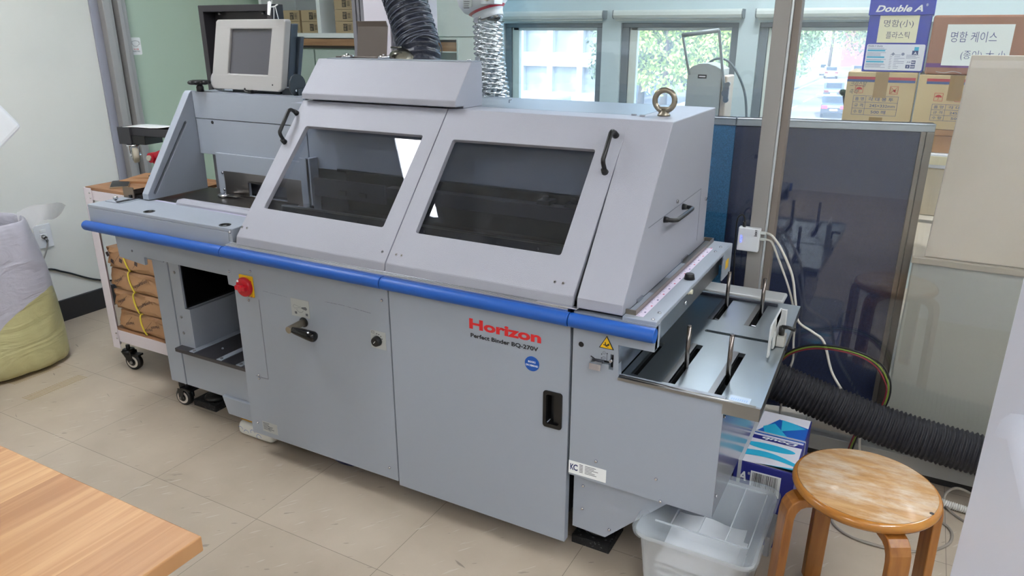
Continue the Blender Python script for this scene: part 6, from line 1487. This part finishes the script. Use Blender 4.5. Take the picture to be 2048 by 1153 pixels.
TR = [(-18.8, 55, 8.5, 4.0, 2, 'grey-green tree at the left side of the middle window'), (-15.5, 50, 8.8, 3.8, 0, 'bright green tree filling the middle window, behind the press'), (-16.3, 62, 10.2, 4, 1, 'tall mid-green tree behind the others in the middle window'), (-10.6, 52, 8.2, 3.2, 0, 'bright yellow-green tree left of the road in the right window'), (-11.6, 66, 9.5, 3.6, 1, 'green tree further along the road wall in the right window'), (-14.6, 84, 10.5, 5.0, 1, 'distant green tree above the cars in the right window'), (-5, 110, 12, 6, 2, 'distant dark tree over the far end of the road'), (-.5, 95, 8.5, 4.0, 1, 'low green tree right of the road, beside the carton'), (-14, 132, 15, 8.5, 0, 'wide bright tree closing the far end of the road on its left'), (-2.5, 138, 14, 8, 1, 'wide green tree closing the far end of the road on its right')]
for i, (x, y, h, r, mi, lab) in enumerate(TR): tree(lab, x, y, h, r, mi, i + 3)
def car(lab, x, y, col, ang, tail):
    t = thing('parked_car', lab, 'car', (0, 0, 0), 'cars on the road outside')
    body = [(-2.2, .35), (-2.25, .75), (-2.1, 1.0), (-1.55, 1.08), (-.9, 1.48), (.55, 1.50), (1.15, 1.10), (2.05, .92), (2.25, .6), (2.2, .35)]
    m = mat('car_paint_%d' % col[0], col, .2, .4, coat=1)
    bo = obj('body_shell', MB().prism(body, 'x', -.86, .86), m, t, .08, 3)
    obj('rear_window', MB().face([(-.68, -1.56, 1.10), (.68, -1.56, 1.10), (.58, -.98, 1.43), (-.58, -.98, 1.43)]) and (lambda b: (b.prism([(-1.62, 1.08), (-.93, 1.47), (-.92, 1.44), (-1.55, 1.06)], 'x', -.66, .66), b)[1])(MB()), mat('car_glass', (30, 40, 46), .08), t)
    obj('side_window', MB().prism([(-1.0, 1.12), (-.8, 1.42), (.5, 1.44), (1.0, 1.12)], 'x', -.872, .872), MATS['car_glass'], t)
    for sx in (-1, 1):
        obj('tail_light', MB().box(sx * .62 - .2, sx * .62 + .2, -2.27, -2.2, .70, .92), mat('tail_lit', (230, 40, 70), .3, emit=2) if tail else mat('tail_dark', (120, 30, 36), .3), t, .02)
        for yy in (-1.4, 1.4): obj('wheel', MB().lathe([(.32, sx * .74 - .1), (.34, sx * .74 - .08), (.34, sx * .74 + .08), (.32, sx * .74 + .1)], (0, yy, .34), 20, 0, 'x'), BLACKM, t)
    obj('number_plate', MB().box(-.26, .26, -2.285, -2.26, .55, .68), WHITEP, t)
    t.location = (x, y, GZ); t.rotation_euler = (0, 0, radians(ang))
car('grey car seen from behind on the road, the farther of the two nearest', -7.45, 77, (96, 104, 108), 6, 0)
car('dark car with pink-red tail lights at the window bottom', -5.75, 61, (74, 80, 92), 6, 1)
for k, (x, y) in enumerate(((-11.5, 112), (-8.6, 118), (-5.8, 114), (-13.8, 120))):
    car(['white car far down the road, left of centre', 'white car far down the road, at its centre', 'white car far down the road, right of centre', 'white car far down the road, leftmost'][k], x, y, (214 + k, 220, 224), 8, 0)
# building in the left window
t = thing('office_building', 'pale concrete office building filling the leftmost window', 'building', (-30, 65, GZ))
PC = mat('pale_concrete', (176, 182, 188), .8); WG = mat('office_glass', (112, 124, 134), .3, 0, None, (.6, (140, 150, 156), .4, .6))
obj('facade', MB().box(-46, -23.4, 60.4, 75, GZ, GZ + 22), WG, t)
b = MB()
for k in range(7): z = GZ - .2 + k * 3.3; b.box(-46, -23.2, 59.9, 60.4, z, z + 1.15)
obj('floor_band', b, PC, t)
b = MB()
for k in range(9): x = -46 + k * 2.82; b.box(x, x + .5, 59.85, 60.4, GZ, GZ + 22)
obj('facade_column', b, PC, t)
obj('low_block', MB().box(-33, -24, 50, 54, GZ, GZ + 1.3).box(-28, -25, 48, 50, GZ, GZ + 1.0), PC, t, .2)
t = thing('office_building', 'reddish distant building over the trees in the right window', 'building', (-6, 150, GZ))
obj('facade', MB().box(-14, -6, 150, 160, GZ, GZ + 12), mat('brick_red', (150, 96, 104), .8), t)
obj('facade_band', MB().box(-14.1, -5.9, 149.8, 150, GZ + 9, GZ + 10).box(-20, -14.2, 152, 160, GZ, GZ + 11.5), PC, t)
